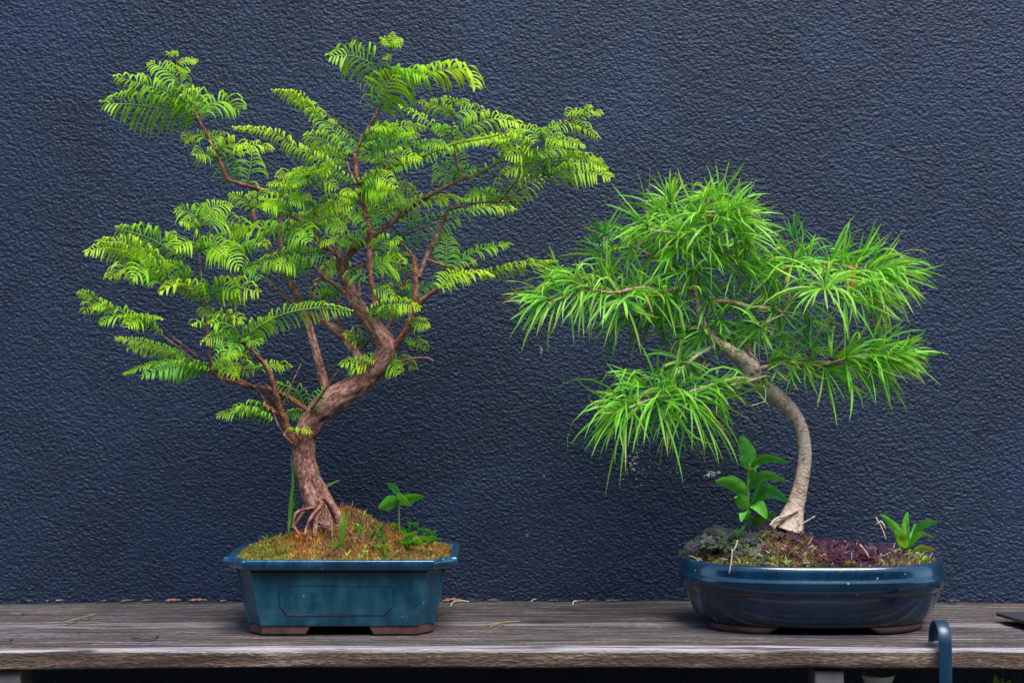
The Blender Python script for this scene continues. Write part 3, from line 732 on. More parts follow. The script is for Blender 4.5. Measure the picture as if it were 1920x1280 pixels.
FY0, FY1 = (0.28, 0.60, 0.020), (0.60, 0.86, 0.040)
FG0, FG1 = (0.14, 0.46, 0.022), (0.42, 0.76, 0.035)
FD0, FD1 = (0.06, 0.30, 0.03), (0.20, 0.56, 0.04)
fol = {}
def nearest(px, py, yref=None):
    best = None
    for s in samples:
        dd = (s[0] - px) ** 2 + (s[1] - py) ** 2
        if best is None or dd < best[0]: best = (dd, s)
    return math.sqrt(best[0]), best[1]
def frond(pxs, L, cls='g', roll=None, dy=None, y=None, dens=1.0, droop=None, leaf_w=1.0):
    """pxs: list of pixel points from base to tip"""
    x0, y0_ = pxs[0]
    dist, s = nearest(x0, y0_)
    yb = s[2] if y is None else y
    key = s[3]
    if key not in fol: fol[key] = MB()
    mb = fol[key]
    if dy is None: dy = rnd.choice([-1, -1, -1, 1, 1]) * rnd.uniform(0.008, 0.045)
    n = len(pxs)
    pp = [P(a, b, min(0.145, yb + dy * i / (n - 1))) for i, (a, b) in enumerate(pxs)]
    if dist > 4:
        q = P(s[0], s[1], s[2])
        tube(mb, [q, (q + pp[0]) / 2 + Vector((0, 0, 0.002)), pp[0]], [0.0010, 0.0009, 0.0008], 6, 0.006, c=(0.22, 0.22, 0.05))
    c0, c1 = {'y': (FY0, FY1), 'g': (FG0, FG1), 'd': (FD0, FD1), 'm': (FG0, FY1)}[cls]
    q, _ = catmull(pp, [1] * n, 0.0024)
    # regular samples
    ln = [0]
    for i in range(1, len(q)): ln.append(ln[-1] + (q[i] - q[i - 1]).length)
    tot = ln[-1]
    tube(mb, pp, [0.0009 - 0.0005 * i / (n - 1) for i in range(n)], 5, 0.006, c=mixc(c0, (0.3, 0.25, 0.06), 0.35), c1=c1)
    sp = (0.0027 + 0.000055 * L) / dens; m = max(3, int(tot / sp))
    if roll is None: roll = rnd.uniform(12, 50)
    if droop is None: droop = rnd.uniform(0.75, 1.15)
    Lm = 1.28 * L / S0; ci = 0
    for i in range(m + 1):
        t = i / m; t_ = t * tot
        while ci < len(ln) - 2 and ln[ci + 1] < t_: ci += 1
        p = q[ci] + (q[ci + 1] - q[ci]) * ((t_ - ln[ci]) / max(1e-6, ln[ci + 1] - ln[ci]))
        T = (q[min(ci + 2, len(q) - 1)] - q[max(ci - 1, 0)]).normalized()
        Sf = T.cross(Vector((0, 1, 0)))
        Sf = Sf.normalized() if Sf.length > 1e-3 else Vector((1, 0, 0))
        Sh = T.cross(Vector((0, 0, 1)))
        if Sh.length < 0.25: Sh = Sf.copy()
        else: Sh.normalize()
        if Sh.dot(Sf) < 0: Sf = -Sf
        k = math.sin(R(roll)); S = (Sh * (1 - k) + Sf * k).normalized()
        N = S.cross(T)
        if N.z < 0: N = -N
        lp = (0.62 + 0.38 * min(1, t / 0.3)) * (1 if t < 0.5 else 1 - 0.72 * ((t - 0.5) / 0.5) ** 1.4)
        for sd_ in (-1, 1):
            if rnd.random() < 0.05: continue
            tj = rnd.uniform(-.22, .22)
            Ll = Lm * lp * rnd.uniform(0.86, 1.1)
            fw = 0.45 + 0.8 * max(0, t - 0.75) * 4 * 0.5
            d0 = S * sd_ * 1.0 + T * (fw + tj) + N * rnd.uniform(.25, .55) + Vector((rnd.uniform(-.08, .08), rnd.uniform(-.08, .08), rnd.uniform(-.08, .08)))
            d1 = S * sd_ * 0.0 + T * (fw * .35) - Vector((0, 0, 1)) * droop * rnd.uniform(0.8, 1.35)
            wv = T.copy()
            cc = mixc(c0, c1, min(1, max(0, t * 1.15 - 0.05))); cc = jit(cc, 0.13)
            ce = mixc(cc, c1, 0.35)
            blade(mb, p + T * rnd.uniform(-.0008, .0008), d0, d1, Ll, 0.0018 * leaf_w * (0.75 + 0.5 * Lm / 0.03) * rnd.uniform(.85, 1.15), wv, mixc(cc, c0, .2), ce, seg=5)
def fr3(x0, y0, x1, y1, bow, L, cls='g', **k):
    """base, tip and upward bow in pixels"""
    dx, dy_ = x1 - x0, y1 - y0; l = math.hypot(dx, dy_); nx_, ny_ = dy_ / l, -dx / l
    if ny_ > 0: nx_, ny_ = -nx_, -ny_
    frond([(x0, y0), (x0 + dx * .33 + nx_ * bow * .85, y0 + dy_ * .33 + ny_ * bow * .85), (x0 + dx * .68 + nx_ * bow * .85, y0 + dy_ * .68 + ny_ * bow * .85), (x1, y1)], L, cls, **k)

FL = [
 # upper left spray
 (347,172,284,118,8,34,'g'), (360,198,222,146,6,46,'g'), (366,222,199,194,8,50,'g'), (378,224,344,176,8,46,'m'), (374,215,446,204,20,46,'g'), (372,208,330,182,10,40,'m'),
 (336,121,368,112,4,15,'y'), (334,135,314,128,4,14,'y'), (334,137,352,136,5,14,'y'), (329,107,314,98,2,12,'y'), (329,106,332,97,1,7,'y'),
 (389,259,347,263,9,28,'y'), (388,260,432,266,7,22,'y'), (401,298,369,292,5,28,'m'), (411,284,460,274,8,30,'y'), (440,290,508,279,12,26,'y'), 
 # long arching shoots up middle
 (648,292,574,256,9,30,'y'), (650,312,612,303,4,18,'y'), (643,300,592,283,8,30,'m'),
 (576,331,522,332,9,26,'y'), (579,346,530,348,8,24,'m'), (586,348,629,353,11,24,'y'), (576,332,556,318,3,18,'y'), (579,330,622,322,7,24,'m'), (577,333,548,350,5,22,'g'), (576,331,604,318,4,20,'y'),
 (558,366,506,347,13,24,'m'), (551,376,540,366,4,18,'y'), (551,376,577,374,6,20,'y'),
 (589,391,655,384,10,26,'y'), (587,385,545,380,6,20,'g'), (590,402,571,398,4,16,'g'), (592,402,631,397,6,18,'y'), (592,418,545,412,7,24,'y'), (594,416,655,413,10,24,'y'), (600,425,645,432,6,24,'g'), (590,428,560,440,6,26,'g'),
 (472,391,432,364,5,19,'y'), (472,391,520,386,9,20,'y'), (473,368,480,360,1,8,'y'), (473,368,467,360,1,8,'y'),
 (545,432,448,436,9,46,'g'), (542,432,577,452,9,42,'g'), (530,434,500,430,4,50,'g'),
 (596,472,563,465,4,14,'y'), (668,452,604,458,14,28,'y'), (655,451,712,446,5,24,'m'),
 (560,512,465,508,12,32,'y'), (585,505,520,500,10,30,'g'),
 (672,378,643,374,4,16,'y'), (680,378,709,377,5,16,'y'), (675,364,642,364,5,18,'y'), (680,360,645,385,6,22,'g'), (676,346,741,350,16,26,'y'), (706,366,773,360,12,32,'m'), (678,352,720,365,6,28,'g'),
 (700,430,662,398,10,30,'g'), (745,390,863,375,12,36,'m'), (720,404,783,406,8,24,'y'), (706,420,690,388,4,36,'m'),
 # right middle
 (688,590,786,577,13,24,'y'), (700,594,760,582,8,26,'g'), (764,612,803,613,8,20,'m'), (756,640,797,655,8,22,'g'), (748,541,715,538,4,13,'y'), (748,536,777,536,4,15,'y'),
 (694,508,766,506,10,34,'g'), (700,500,750,494,8,36,'m'), (742,562,810,534,6,28,'d'), (634,552,588,548,10,28,'g'), (640,560,612,540,5,26,'d'), (700,470,748,452,8,28,'g'), (665,470,640,458,4,20,'g'), (694,520,650,520,5,26,'d'),
 (684,642,648,628,6,24,'m'), (686,650,662,640,5,26,'g'), 
 (705,682,640,684,6,24,'g'), (715,690,658,697,12,26,'y'), (714,682,776,690,12,26,'y'), (716,676,686,672,4,16,'y'), (716,684,745,700,8,28,'g'),
 (827,540,920,516,16,32,'y'), (826,541,880,522,18,36,'y'), (835,506,860,510,4,22,'y'), (700,540,740,560,4,20,'g'),
 # lower left
 (408,596,371,582,5,16,'y'), (402,606,455,602,13,24,'y'), (390,610,361,608,7,20,'y'), (452,636,398,606,14,32,'g'), (448,636,378,642,8,18,'m'), (456,641,486,644,4,22,'g'), (452,640,408,655,8,28,'d'), (450,644,425,672,6,28,'g'), (455,645,470,668,4,24,'g'),
 (405,690,466,700,16,32,'y'), (404,684,430,672,5,28,'g'), (486,692,543,688,8,20,'y'), (505,690,462,690,5,14,'g'), (402,694,440,706,12,28,'m'),
 (510,788,411,778,14,30,'g'), (506,770,438,768,8,26,'g'), (572,776,536,783,5,18,'g'), (540,812,580,811,8,20,'y'),
 (396,695,236,699,18,26,'g'), (392,690,270,704,12,28,'d'), (345,668,216,633,6,20,'m'), (330,665,240,654,6,16,'y'), (376,696,300,706,6,28,'g'),
 (180,562,146,549,4,13,'m'), (205,574,155,584,10,22,'y'), (224,584,176,576,6,20,'g'), (262,598,192,604,13,30,'g'), (296,622,228,594,9,30,'g'), (280,606,240,612,10,28,'m'), (262,595,305,599,4,9,'y'),
 # left middle
 (306,514,187,453,20,30,'y'), (262,492,162,472,16,24,'y'), (286,500,232,470,12,24,'m'), (345,488,224,430,10,38,'g'), (318,462,326,434,4,16,'g'), (304,532,205,520,26,36,'m'), (300,526,250,520,20,40,'g'),
 (378,566,303,546,26,32,'y'), (372,552,320,528,16,30,'g'), (382,560,482,548,16,36,'m'), (384,558,440,548,14,38,'g'), (352,520,310,490,6,24,'g'),
 (378,470,333,466,16,38,'m'), (376,468,448,500,16,42,'g'), (375,470,420,478,14,40,'m'), (372,412,333,394,5,26,'g'), (372,402,384,382,2,20,'g'), (374,408,431,384,8,24,'m'), (373,426,338,419,5,16,'y'), (376,424,420,406,7,22,'g'),
 (398,422,465,432,10,30,'m'), (466,448,402,466,10,28,'g'), (460,482,420,472,8,28,'g'), (466,440,430,436,6,24,'m'), (462,470,500,458,8,26,'g'), (455,500,485,520,8,28,'d'),
 # crown centre
 (722,150,622,106,20,42,'g'), (733,140,800,142,6,40,'g'), (734,86,714,72,5,13,'y'), (734,86,754,74,5,13,'y'), (735,84,736,62,1,11,'y'), (734,88,720,84,4,12,'y'), (734,88,750,88,4,12,'y'),
 (835,255,752,198,5,24,'m'), (848,216,788,192,7,24,'m'), (849,216,908,216,10,26,'m'), (850,193,829,184,3,12,'y'), (851,193,879,195,5,12,'y'), (849,246,812,240,4,16,'g'),
 (960,285,874,268,16,28,'y'), (950,272,895,262,8,24,'y'),
 (1088,222,1127,216,9,20,'y'), (1096,212,1064,216,6,20,'y'), (1100,206,1107,197,1,10,'y'), (1012,250,1118,256,22,28,'m'), (1014,266,956,250,16,32,'m'), (1016,258,1050,270,8,26,'m'), (1000,272,935,262,8,24,'y'), (1024,270,1096,275,8,15,'y'), (1008,292,1095,295,14,20,'y'),
 (1024,306,1134,315,12,28,'m'), (1100,303,1130,303,5,12,'y'), (1028,330,1142,332,9,38,'m'), (1016,311,950,294,12,28,'y'), (1030,332,950,322,18,34,'m'), (1020,300,985,285,6,26,'g'),
 (878,396,962,393,8,32,'m'), (940,372,874,374,10,26,'g'), (925,378,890,362,6,26,'g'),
 (680,274,742,236,8,24,'g'), (690,266,795,240,14,26,'y'), (738,246,702,243,6,20,'y'), (738,262,786,255,6,14,'y'), (700,286,790,275,8,22,'g'), (780,274,836,276,6,20,'g'), (716,302,675,298,8,18,'y'), (704,310,786,299,12,24,'y'), (720,262,770,250,6,24,'g'), (690,282,725,262,6,22,'d'), (668,288,688,270,3,16,'g'),
 (850,330,890,318,4,22,'g'),
]
for a in FL: fr3(*a[:6], a[6])
# fronds with a traced spine
frond([(664,342),(636,325),(605,302),(574,286),(542,270),(519,252),(480,243),(442,240)], 27, 'm', roll=20, dy=-0.03, droop=1.3)
frond([(664,287),(649,266),(624,243),(596,214),(580,194),(560,188)], 27, 'g', roll=25, droop=1.3)
frond([(600,222),(575,200),(545,178),(514,171)], 18, 'y', droop=1.2)
frond([(582,198),(560,180),(535,172)], 14, 'y')
frond([(610,476),(550,479),(485,493)], 30, 'g', roll=55)
frond([(735,140),(790,137),(850,130),(880,132),(892,160)], 48, 'm', roll=15, droop=1.3, dy=-0.02, leaf_w=1.25)
frond([(709,208),(722,172),(736,142)], 58, 'm', roll=86, dy=-0.03, droop=0.55, dens=0.95)
frond([(716,200),(735,165),(752,140)], 50, 'g', roll=70, dy=-0.01, droop=0.8)
frond([(850,256),(885,237),(920,224),(960,228),(976,234)], 38, 'm', roll=20, droop=1.2)
frond([(678,342),(731,315),(787,296),(850,271),(912,259),(955,247)], 34, 'g', roll=15, droop=1.3, leaf_w=1.2)
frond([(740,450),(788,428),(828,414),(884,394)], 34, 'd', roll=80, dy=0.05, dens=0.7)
frond([(836,499),(837,470),(838,442)], 32, 'g', roll=88, droop=0.5)
frond([(847,500),(870,484),(905,466),(953,457)], 30, 'g', roll=20)
frond([(896,516),(930,508),(980,496),(1038,490)], 32, 'm', roll=15, dy=-0.01, y=0.02)
frond([(436,341),(427,312),(420,288)], 30, 'g', roll=85, droop=0.6, dens=.8)
frond([(464,342),(469,315),(473,284)], 38, 'g', roll=85, droop=0.6, dens=.8)
frond([(573,765),(555,732),(522,718)], 22, 'g', roll=75, dens=.7)
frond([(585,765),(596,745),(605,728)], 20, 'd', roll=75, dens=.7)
frond([(470,625),(500,602),(545,585),(600,577),(655,583)], 28, 'g', roll=72, droop=0.75, dens=.8)
frond([(458,632),(480,615),(510,598)], 26, 'g', roll=60)
frond([(937,378),(958,350),(978,321)], 42, 'm', roll=75, droop=0.7, dens=.7)
frond([(946,376),(985,350),(1020,330)], 26, 'g', roll=60, dens=.55)
frond([(849,340),(836,322),(818,308)], 30, 'g', roll=75, dens=.8)
frond([(860,316),(856,292),(852,268)], 28, 'g', roll=80, dens=.6, droop=.6)
frond([(878,333),(930,306),(985,268)], 28, 'g', roll=20, dens=.35, droop=1.4)
frond([(849,280),(847,255),(848,232)], 22, 'g', roll=80, dens=.5, droop=.5)
frond([(727,100),(726,108),(720,112)], 10, 'y')
# inner filler, behind
for i in range(14):
    x = rnd.uniform(480, 740); y_ = rnd.uniform(340, 520)
    if (x - 620) ** 2 / 140 ** 2 + (y_ - 430) ** 2 / 95 ** 2 > 1: continue
    s_ = rnd.choice([-1, 1])
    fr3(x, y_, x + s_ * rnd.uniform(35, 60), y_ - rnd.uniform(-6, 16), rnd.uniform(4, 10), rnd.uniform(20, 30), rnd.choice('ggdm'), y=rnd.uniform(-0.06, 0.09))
for nme, (mb, pp) in branchesA.items():
    o = mb.build('branch', M_barkA, treeA)
    if nme in fol: fol[nme].build('foliage', M_frond, o)
# note: foliage is the child of its branch, branch of the tree

# ------------------------------------------------------------------ larch
treeB = empty('bonsai_tree', (0.39, 0, 0.11), 'shorter bonsai with long drooping needles and smooth pale curved trunk', 'bonsai tree')
mb = MB()
tr = [(1478, 992, 30), (1484, 972, 23), (1491, 948, 17), (1500, 915, 14), (1507, 880, 13), (1509, 845, 12.5), (1503, 806, 12.5), (1487, 775, 13.5), (1461, 746, 14.5), (1438, 728, 15), (1418, 711, 15.5), (1408, 692, 17.5), (1394, 674, 15), (1366, 655, 11.5), (1336, 634, 8.5), (1320, 611, 6.5), (1312, 583, 5.8), (1305, 546, 5.2), (1303, 508, 5), (1306, 486, 4.6), (1298, 464, 3.6), (1286, 441, 2.8)]
tube(mb, pl([t[:2] for t in tr], 0.0), [t[2] / S0 for t in tr], 44, 0.0018, rough=0.06, nf=60)
for (px, py, r_, yy, cc) in ((1503, 926, 5, -.008, (.35, .14, .10)), (1498, 940, 4, -.010, (.5, .3, .15)), (1511, 790, 3.6, -.004, (.12, .12, .10)), (1475, 770, 3, -.009, (.4, .25, .2)), (1412, 700, 7, -.010, (.5, .38, .32)), (1400, 680, 8, -.009, (.55, .42, .35)), (1425, 716, 6, -.010, (.6, .5, .42)), (1384, 664, 6, -.007, (.5, .38, .3)), (1507, 860, 2.5, -.009, (.3, .18, .14)), (1495, 820, 2.4, -.009, (.3, .18, .14))):
    sph(mb, P(px, py, yy), r_ / S0, cc, (1, .5, .8), 7)
mb.build('trunk', M_barkB, treeB)
for pts, r_, y in [([(1480, 962), (1462, 975), (1448, 990)], 6, -0.02), ([(1496, 955), (1475, 966), (1455, 972), (1444, 985)], 3.5, -0.03), ([(1492, 965), (1500, 985), (1498, 1000)], 6, -0.02)]:
    mb = MB(); tube(mb, pl(pts, y * .5, y), [r_ / S0] + [r_ * .7 / S0] * (len(pts) - 1), 10, 0.002, rough=.1); mb.build('root', M_barkB, treeB)
DB = (0.42, 0.32, 0.28)
BL = [
 ('l0', [(1408, 694), (1406, 668), (1402, 640)], 7, 3.5, 0, -.01, DB),
 ('l1', [(1308, 545), (1275, 540), (1245, 545), (1200, 540), (1160, 548), (1137, 548), (1110, 542), (1080, 530), (1058, 522)], 4.5, 1.8, 0, -.06, RD),
 ('l1b', [(1100, 540), (1060, 556), (1028, 568)], 1.8, 1.4, -.04, -.08, GN),
 ('l1c', [(1160, 548), (1145, 530), (1130, 510), (1128, 480), (1134, 440)], 2, 1.4, -.02, .03, GN),
 ('r1', [(1318, 572), (1345, 565), (1372, 567), (1410, 576), (1455, 581), (1470, 585), (1480, 562), (1474, 530), (1470, 508), (1487, 490)], 4.6, 2.6, 0, -.04, RD),
 ('r1b', [(1487, 490), (1520, 492), (1556, 494), (1600, 501), (1630, 507), (1650, 509)], 3, 1.6, -.04, -.02, RD),
 ('r1c', [(1545, 494), (1548, 515), (1548, 540)], 2, 2, -.03, -.09, GN),
 ('r1d', [(1600, 502), (1612, 522), (1622, 540)], 2, 1.6, -.03, .0, GN),
 ('r1e', [(1468, 590), (1445, 600), (1426, 612)], 2, 1.6, -.03, -.05, GN),
 ('r2', [(1416, 694), (1450, 684), (1482, 680), (1540, 684), (1584, 673), (1615, 671), (1650, 669), (1680, 667)], 4.5, 1.8, -.01, -.05, RD),
 ('l2', [(1424, 714), (1385, 711), (1335, 722), (1290, 736), (1262, 742), (1230, 746), (1200, 756), (1176, 766)], 4.6, 2, -.01, -.08, W1),
 ('l2b', [(1340, 648), (1311, 664), (1286, 684), (1266, 706), (1250, 736)], 4, 2.4, 0, -.05, W1),
 ('t1', [(1305, 492), (1322, 460), (1330, 425), (1336, 398), (1322, 372)], 3.4, 1.6, 0, -.02, RD),
 ('t2', [(1304, 505), (1345, 492), (1384, 497), (1420, 505), (1450, 515)], 3.4, 1.8, 0, .0, RD),
 ('t3', [(1286, 441), (1255, 436), (1215, 430)], 2, 1.4, 0, -.04, PA),
 ('t4', [(1334, 405), (1358, 400), (1378, 386)], 2, 1.4, -.02, -.03, RD),
 ('t5', [(1304, 512), (1260, 498), (1220, 478), (1185, 460)], 3, 1.6, 0, .05, RD),
 ('t6', [(1326, 620), (1285, 610), (1240, 600), (1200, 595)], 3, 1.6, 0, .06, RD),
 ('t7', [(1284, 440), (1268, 415), (1258, 380)], 1.8, 1.2, 0, .02, GN),
]
branchesB = {}; samplesB = []
for (nme, pts, r0, r1, y0, y1, tint) in BL:
    pp = pl(pts, y0, y1); n = len(pp); rr = [(r0 + (r1 - r0) * i / (n - 1)) / S0 for i in range(n)]
    mb = MB(); tube(mb, pp, rr, 14 if r0 > 3 else 8, 0.0025, c=mixc(tint, (0.6, 0.5, 0.45), .5), rough=.15, nf=120)
    q, _ = catmull(pp, rr, 0.01)
    for k in range(1, len(q) - 1):
        if rnd.random() < .5: sph(mb, q[k] + Vector((0, 0, r1 / S0)), r1 / S0 * 1.5, mixc(DB, W1, .3), n=4)
    branchesB[nme] = (mb, pp)
    q, _ = catmull(pp, rr, 0.006)
    for v in q:
        d = v.y - CY; samplesB.append((960 + v.x * F / d, 640 + (CZ - v.z) * F / d, v.y, nme))
samplesB += [(t[0], t[1], 0.0, 't3' if t[1] < 480 else ('l1' if t[1] < 560 else 'l2b')) for t in tr if t[1] < 700]
folB = {}
NA0, NA1 = (0.07, 0.36, 0.030), (0.28, 0.68, 0.06)      # mid green
NL0, NL1 = (0.15, 0.50, 0.05), (0.40, 0.78, 0.10)      # pale young needles
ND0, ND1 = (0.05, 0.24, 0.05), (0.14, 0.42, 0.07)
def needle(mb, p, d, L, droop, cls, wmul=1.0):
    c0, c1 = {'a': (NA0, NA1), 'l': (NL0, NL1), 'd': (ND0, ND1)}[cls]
    k = rnd.random(); cc = jit(mixc(c0, c1, k * 0.75), 0.12); ce = jit(mixc(cc, c1, 0.6), 0.1)
    if rnd.random() < 0.09: ce = (0.50, 0.50, 0.10)
    if rnd.random() < 0.03: ce = (0.40, 0.24, 0.08)
    L *= rnd.choice([1, 1, 1, .8, .65])
    if rnd.random() < 0.12: droop *= -0.35
    d1 = d.normalized() * .9 + Vector((rnd.uniform(-.3, .3), rnd.uniform(-.3, .3), -droop * .92 * rnd.uniform(0.5, 1.6)))
    if rnd.random() < .22: d1 = d1 + Vector((rnd.uniform(-1.2, 1.2), rnd.uniform(-.5, 0), rnd.uniform(-1.2, .8)))
    L *= 1.1
    blade(mb, p, d, d1, L, 0.0030 * wmul * rnd.uniform(0.75, 1.2), Vector((rnd.uniform(-1, 1), rnd.uniform(-.6, .6), rnd.uniform(-1, 1))), cc, ce, seg=6, fold=0.35,
          prof=lambda t: (0.35 + 0.65 * min(1, t * 3.5)) * (1 if t < 0.55 else max(0.05, 1 - ((t - 0.55) / 0.45) ** 1.8)))
def near2(x, y):
    return min(samplesB, key=lambda s: (s[0] - x) ** 2 + (s[1] - y) ** 2)
def whorl(x, y, ax, az, n, L, droop=0.8, cls='a', spread=(35, 95), ay=-0.25, yy=None, wmul=1.0):
    s = near2(x, y); yb = s[2] if yy is None else yy
    mb = folB.setdefault(s[3], MB())
    p = P(x, y, yb)
    q = P(s[0], s[1], s[2])
    if (p - q).length > 0.004:
        tube(mb, [q, (p + q) / 2 + Vector((0, 0, .003)), p], [0.0013, 0.0012, 0.0012], 6, 0.005, c=(0.22, 0.13, 0.06))
    sph(mb, p, 0.0024, (0.30, 0.16, 0.07), n=4)
    A_ = Vector((ax, ay, az)).normalized(); U = A_.orthogonal().normalized(); V = A_.cross(U)
    n = int(n * .92)
    for i in range(n):
        a = 2 * math.pi * (i + rnd.uniform(-.3, .3)) / n * 2.4; th = R(rnd.uniform(*spread))
        d = A_ * math.cos(th) + (U * math.cos(a) + V * math.sin(a)) * math.sin(th)
        if d.y > 0.45: d.y = 0.45
        if p.y + d.y * L / S0 > 0.17: d.y = -abs(d.y)
        needle(mb, p + d * 0.001, d, L / S0 * rnd.uniform(0.72, 1.08), droop, cls, wmul)
def shoot(pts, n, L0, L1, droop=0.9, cls='l', yy=None, dyy=-0.02, wmul=1.0):
    s = near2(*pts[0]); yb = s[2] if yy is None else yy
    mb = folB.setdefault(s[3], MB()); m = len(pts)
    pp = [P(a, b, yb + dyy * i / (m - 1)) for i, (a, b) in enumerate(pts)]
    tube(mb, pp, [0.0014 - 0.0007 * i / (m - 1) for i in range(m)], 6, 0.005, c=(0.45, 0.48, 0.25), c1=(0.3, 0.5, 0.1))
    q, _ = catmull(pp, [1] * m, 0.002); k = len(q)
    for i in range(n):
        t = (i + rnd.random()) / n; j = min(k - 2, int(t * (k - 1)))
        T = (q[j + 1] - q[j]).normalized(); U = T.orthogonal().normalized(); V = T.cross(U)
        a = i * 2.4; sp_ = R(75 - 50 * t * rnd.uniform(.6, 1.1))
        d = T * math.cos(sp_) + (U * math.cos(a) + V * math.sin(a)) * math.sin(sp_)
        if d.y > 0.4: d.y = -0.4
        L = (L0 * (1 - t) + L1 * t) * rnd.uniform(.75, 1.1)
        needle(mb, q[j], d, L / S0, droop * (1 - .4 * t), cls, wmul)
# lower left bough
whorl(1177, 766, -0.5, 0.1, 44, 138, 2.0, 'a', (20, 90)); whorl(1230, 748, -0.1, 0.1, 40, 145, 2.2, 'a', (35, 100)); whorl(1292, 752, 0.2, 0.0, 44, 132, 2.1, 'a', (25, 100), -0.6)
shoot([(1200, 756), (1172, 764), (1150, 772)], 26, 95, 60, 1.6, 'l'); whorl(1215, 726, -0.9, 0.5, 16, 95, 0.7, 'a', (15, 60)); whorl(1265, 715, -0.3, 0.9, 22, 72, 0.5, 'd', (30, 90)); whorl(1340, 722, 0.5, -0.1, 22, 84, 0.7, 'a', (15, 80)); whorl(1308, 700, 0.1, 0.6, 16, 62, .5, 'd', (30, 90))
whorl(1262, 742, 0.05, 0.0, 34, 140, 2.2, 'a', (40, 110), -.5); whorl(1250, 736, -.4, .2, 20, 100, 1.2, 'd', (40, 110), .1)
# left bough
shoot([(1137, 548), (1112, 542), (1080, 531), (1052, 520)], 64, 100, 70, 1.5, 'l'); shoot([(1100, 545), (1062, 556), (1024, 568), (1008, 572)], 44, 100, 85, 1.5, 'l', yy=-.05)
whorl(1166, 560, 0, 0.3, 40, 100, 1.7, 'l', (30, 100), -.5); whorl(1060, 524, -0.9, 0.3, 18, 80, 0.5, 'l', (15, 60)); whorl(1028, 560, -0.9, 0.1, 14, 95, 0.9, 'a', (10, 60))
whorl(1138, 528, -0.1, 0.9, 16, 78, 0.1, 'a', (15, 60)); whorl(1134, 440, -0.3, 0.5, 18, 58, 0.5, 'd', (25, 95)); whorl(1130, 478, -.5, .3, 18, 90, .4, 'd', (30, 95), .1)
whorl(1185, 462, -0.5, 0.3, 26, 100, 0.8, 'a', (25, 100)); whorl(1220, 480, -0.3, 0.1, 30, 105, 1.1, 'a', (30, 110)); whorl(1245, 548, -0.2, 0.0, 26, 85, 1.0, 'a', (30, 110)); whorl(1200, 545, .1, .2, 26, 90, 1.1, 'a', (30, 110))
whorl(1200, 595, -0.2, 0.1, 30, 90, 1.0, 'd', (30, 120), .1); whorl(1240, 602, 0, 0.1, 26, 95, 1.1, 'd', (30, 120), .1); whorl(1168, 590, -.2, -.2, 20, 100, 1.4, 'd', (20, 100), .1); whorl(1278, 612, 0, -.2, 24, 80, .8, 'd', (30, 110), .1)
whorl(1260, 500, -.3, .1, 28, 90, .9, 'a', (30, 110)); whorl(1150, 500, -.2, .1, 20, 90, .9, 'd', (30, 110), .1)
# top
whorl(1286, 437, -0.2, 0.5, 40, 112, 1.0, 'l', (35, 110)); whorl(1300, 468, -0.1, 0.3, 36, 98, 0.9, 'a', (40, 120)); whorl(1303, 502, 0.0, -0.4, 48, 92, 0.25, 'a', (25, 95), -.7)
shoot([(1284, 441), (1255, 435), (1215, 428), (1190, 432)], 50, 75, 55, 1.3, 'l'); whorl(1330, 420, 0.1, 0.6, 34, 95, 0.8, 'l', (35, 110)); whorl(1350, 405, 0.5, 0.5, 30, 90, 0.7, 'l', (25, 100))
whorl(1322, 372, 0.0, 0.9, 26, 62, 0.9, 'l', (20, 100)); shoot([(1350, 405), (1368, 395), (1385, 385)], 56, 90, 55, 0.8, 'l'); whorl(1258, 382, -0.2, 0.8, 26, 66, 0.6, 'l', (15, 100)); whorl(1258, 372, 0, 1, 9, 46, 0.1, 'l', (5, 28)); whorl(1350, 372, .2, 1, 9, 70, -0.05, 'a', (5, 45)); whorl(1240, 402, -0.6, 0.4, 22, 90, 0.7, 'a', (20, 95))
whorl(1384, 410, .8, .1, 26, 85, .5, 'l', (15, 80)); whorl(1384, 497, 0.3, 0.1, 34, 88, 0.5, 'a', (30, 110)); whorl(1345, 480, 0.2, 0.2, 28, 95, 0.7, 'a', (30, 110)); whorl(1400, 455, 0.5, 0.1, 24, 90, 0.6, 'a', (20, 100), yy=.0); whorl(1340, 455, .2, .1, 26, 95, .7, 'a', (30, 110)); whorl(1270, 460, -.3, 0, 28, 100, .9, 'a', (30, 110)); whorl(1212, 420, -.5, .4, 16, 110, .4, 'a', (10, 70))
whorl(1310, 400, 0, .5, 26, 85, .8, 'l', (30, 110)); whorl(1290, 410, -.3, .4, 22, 90, .8, 'l', (30, 110)); whorl(1375, 440, .5, .2, 24, 95, .7, 'l', (20, 100))
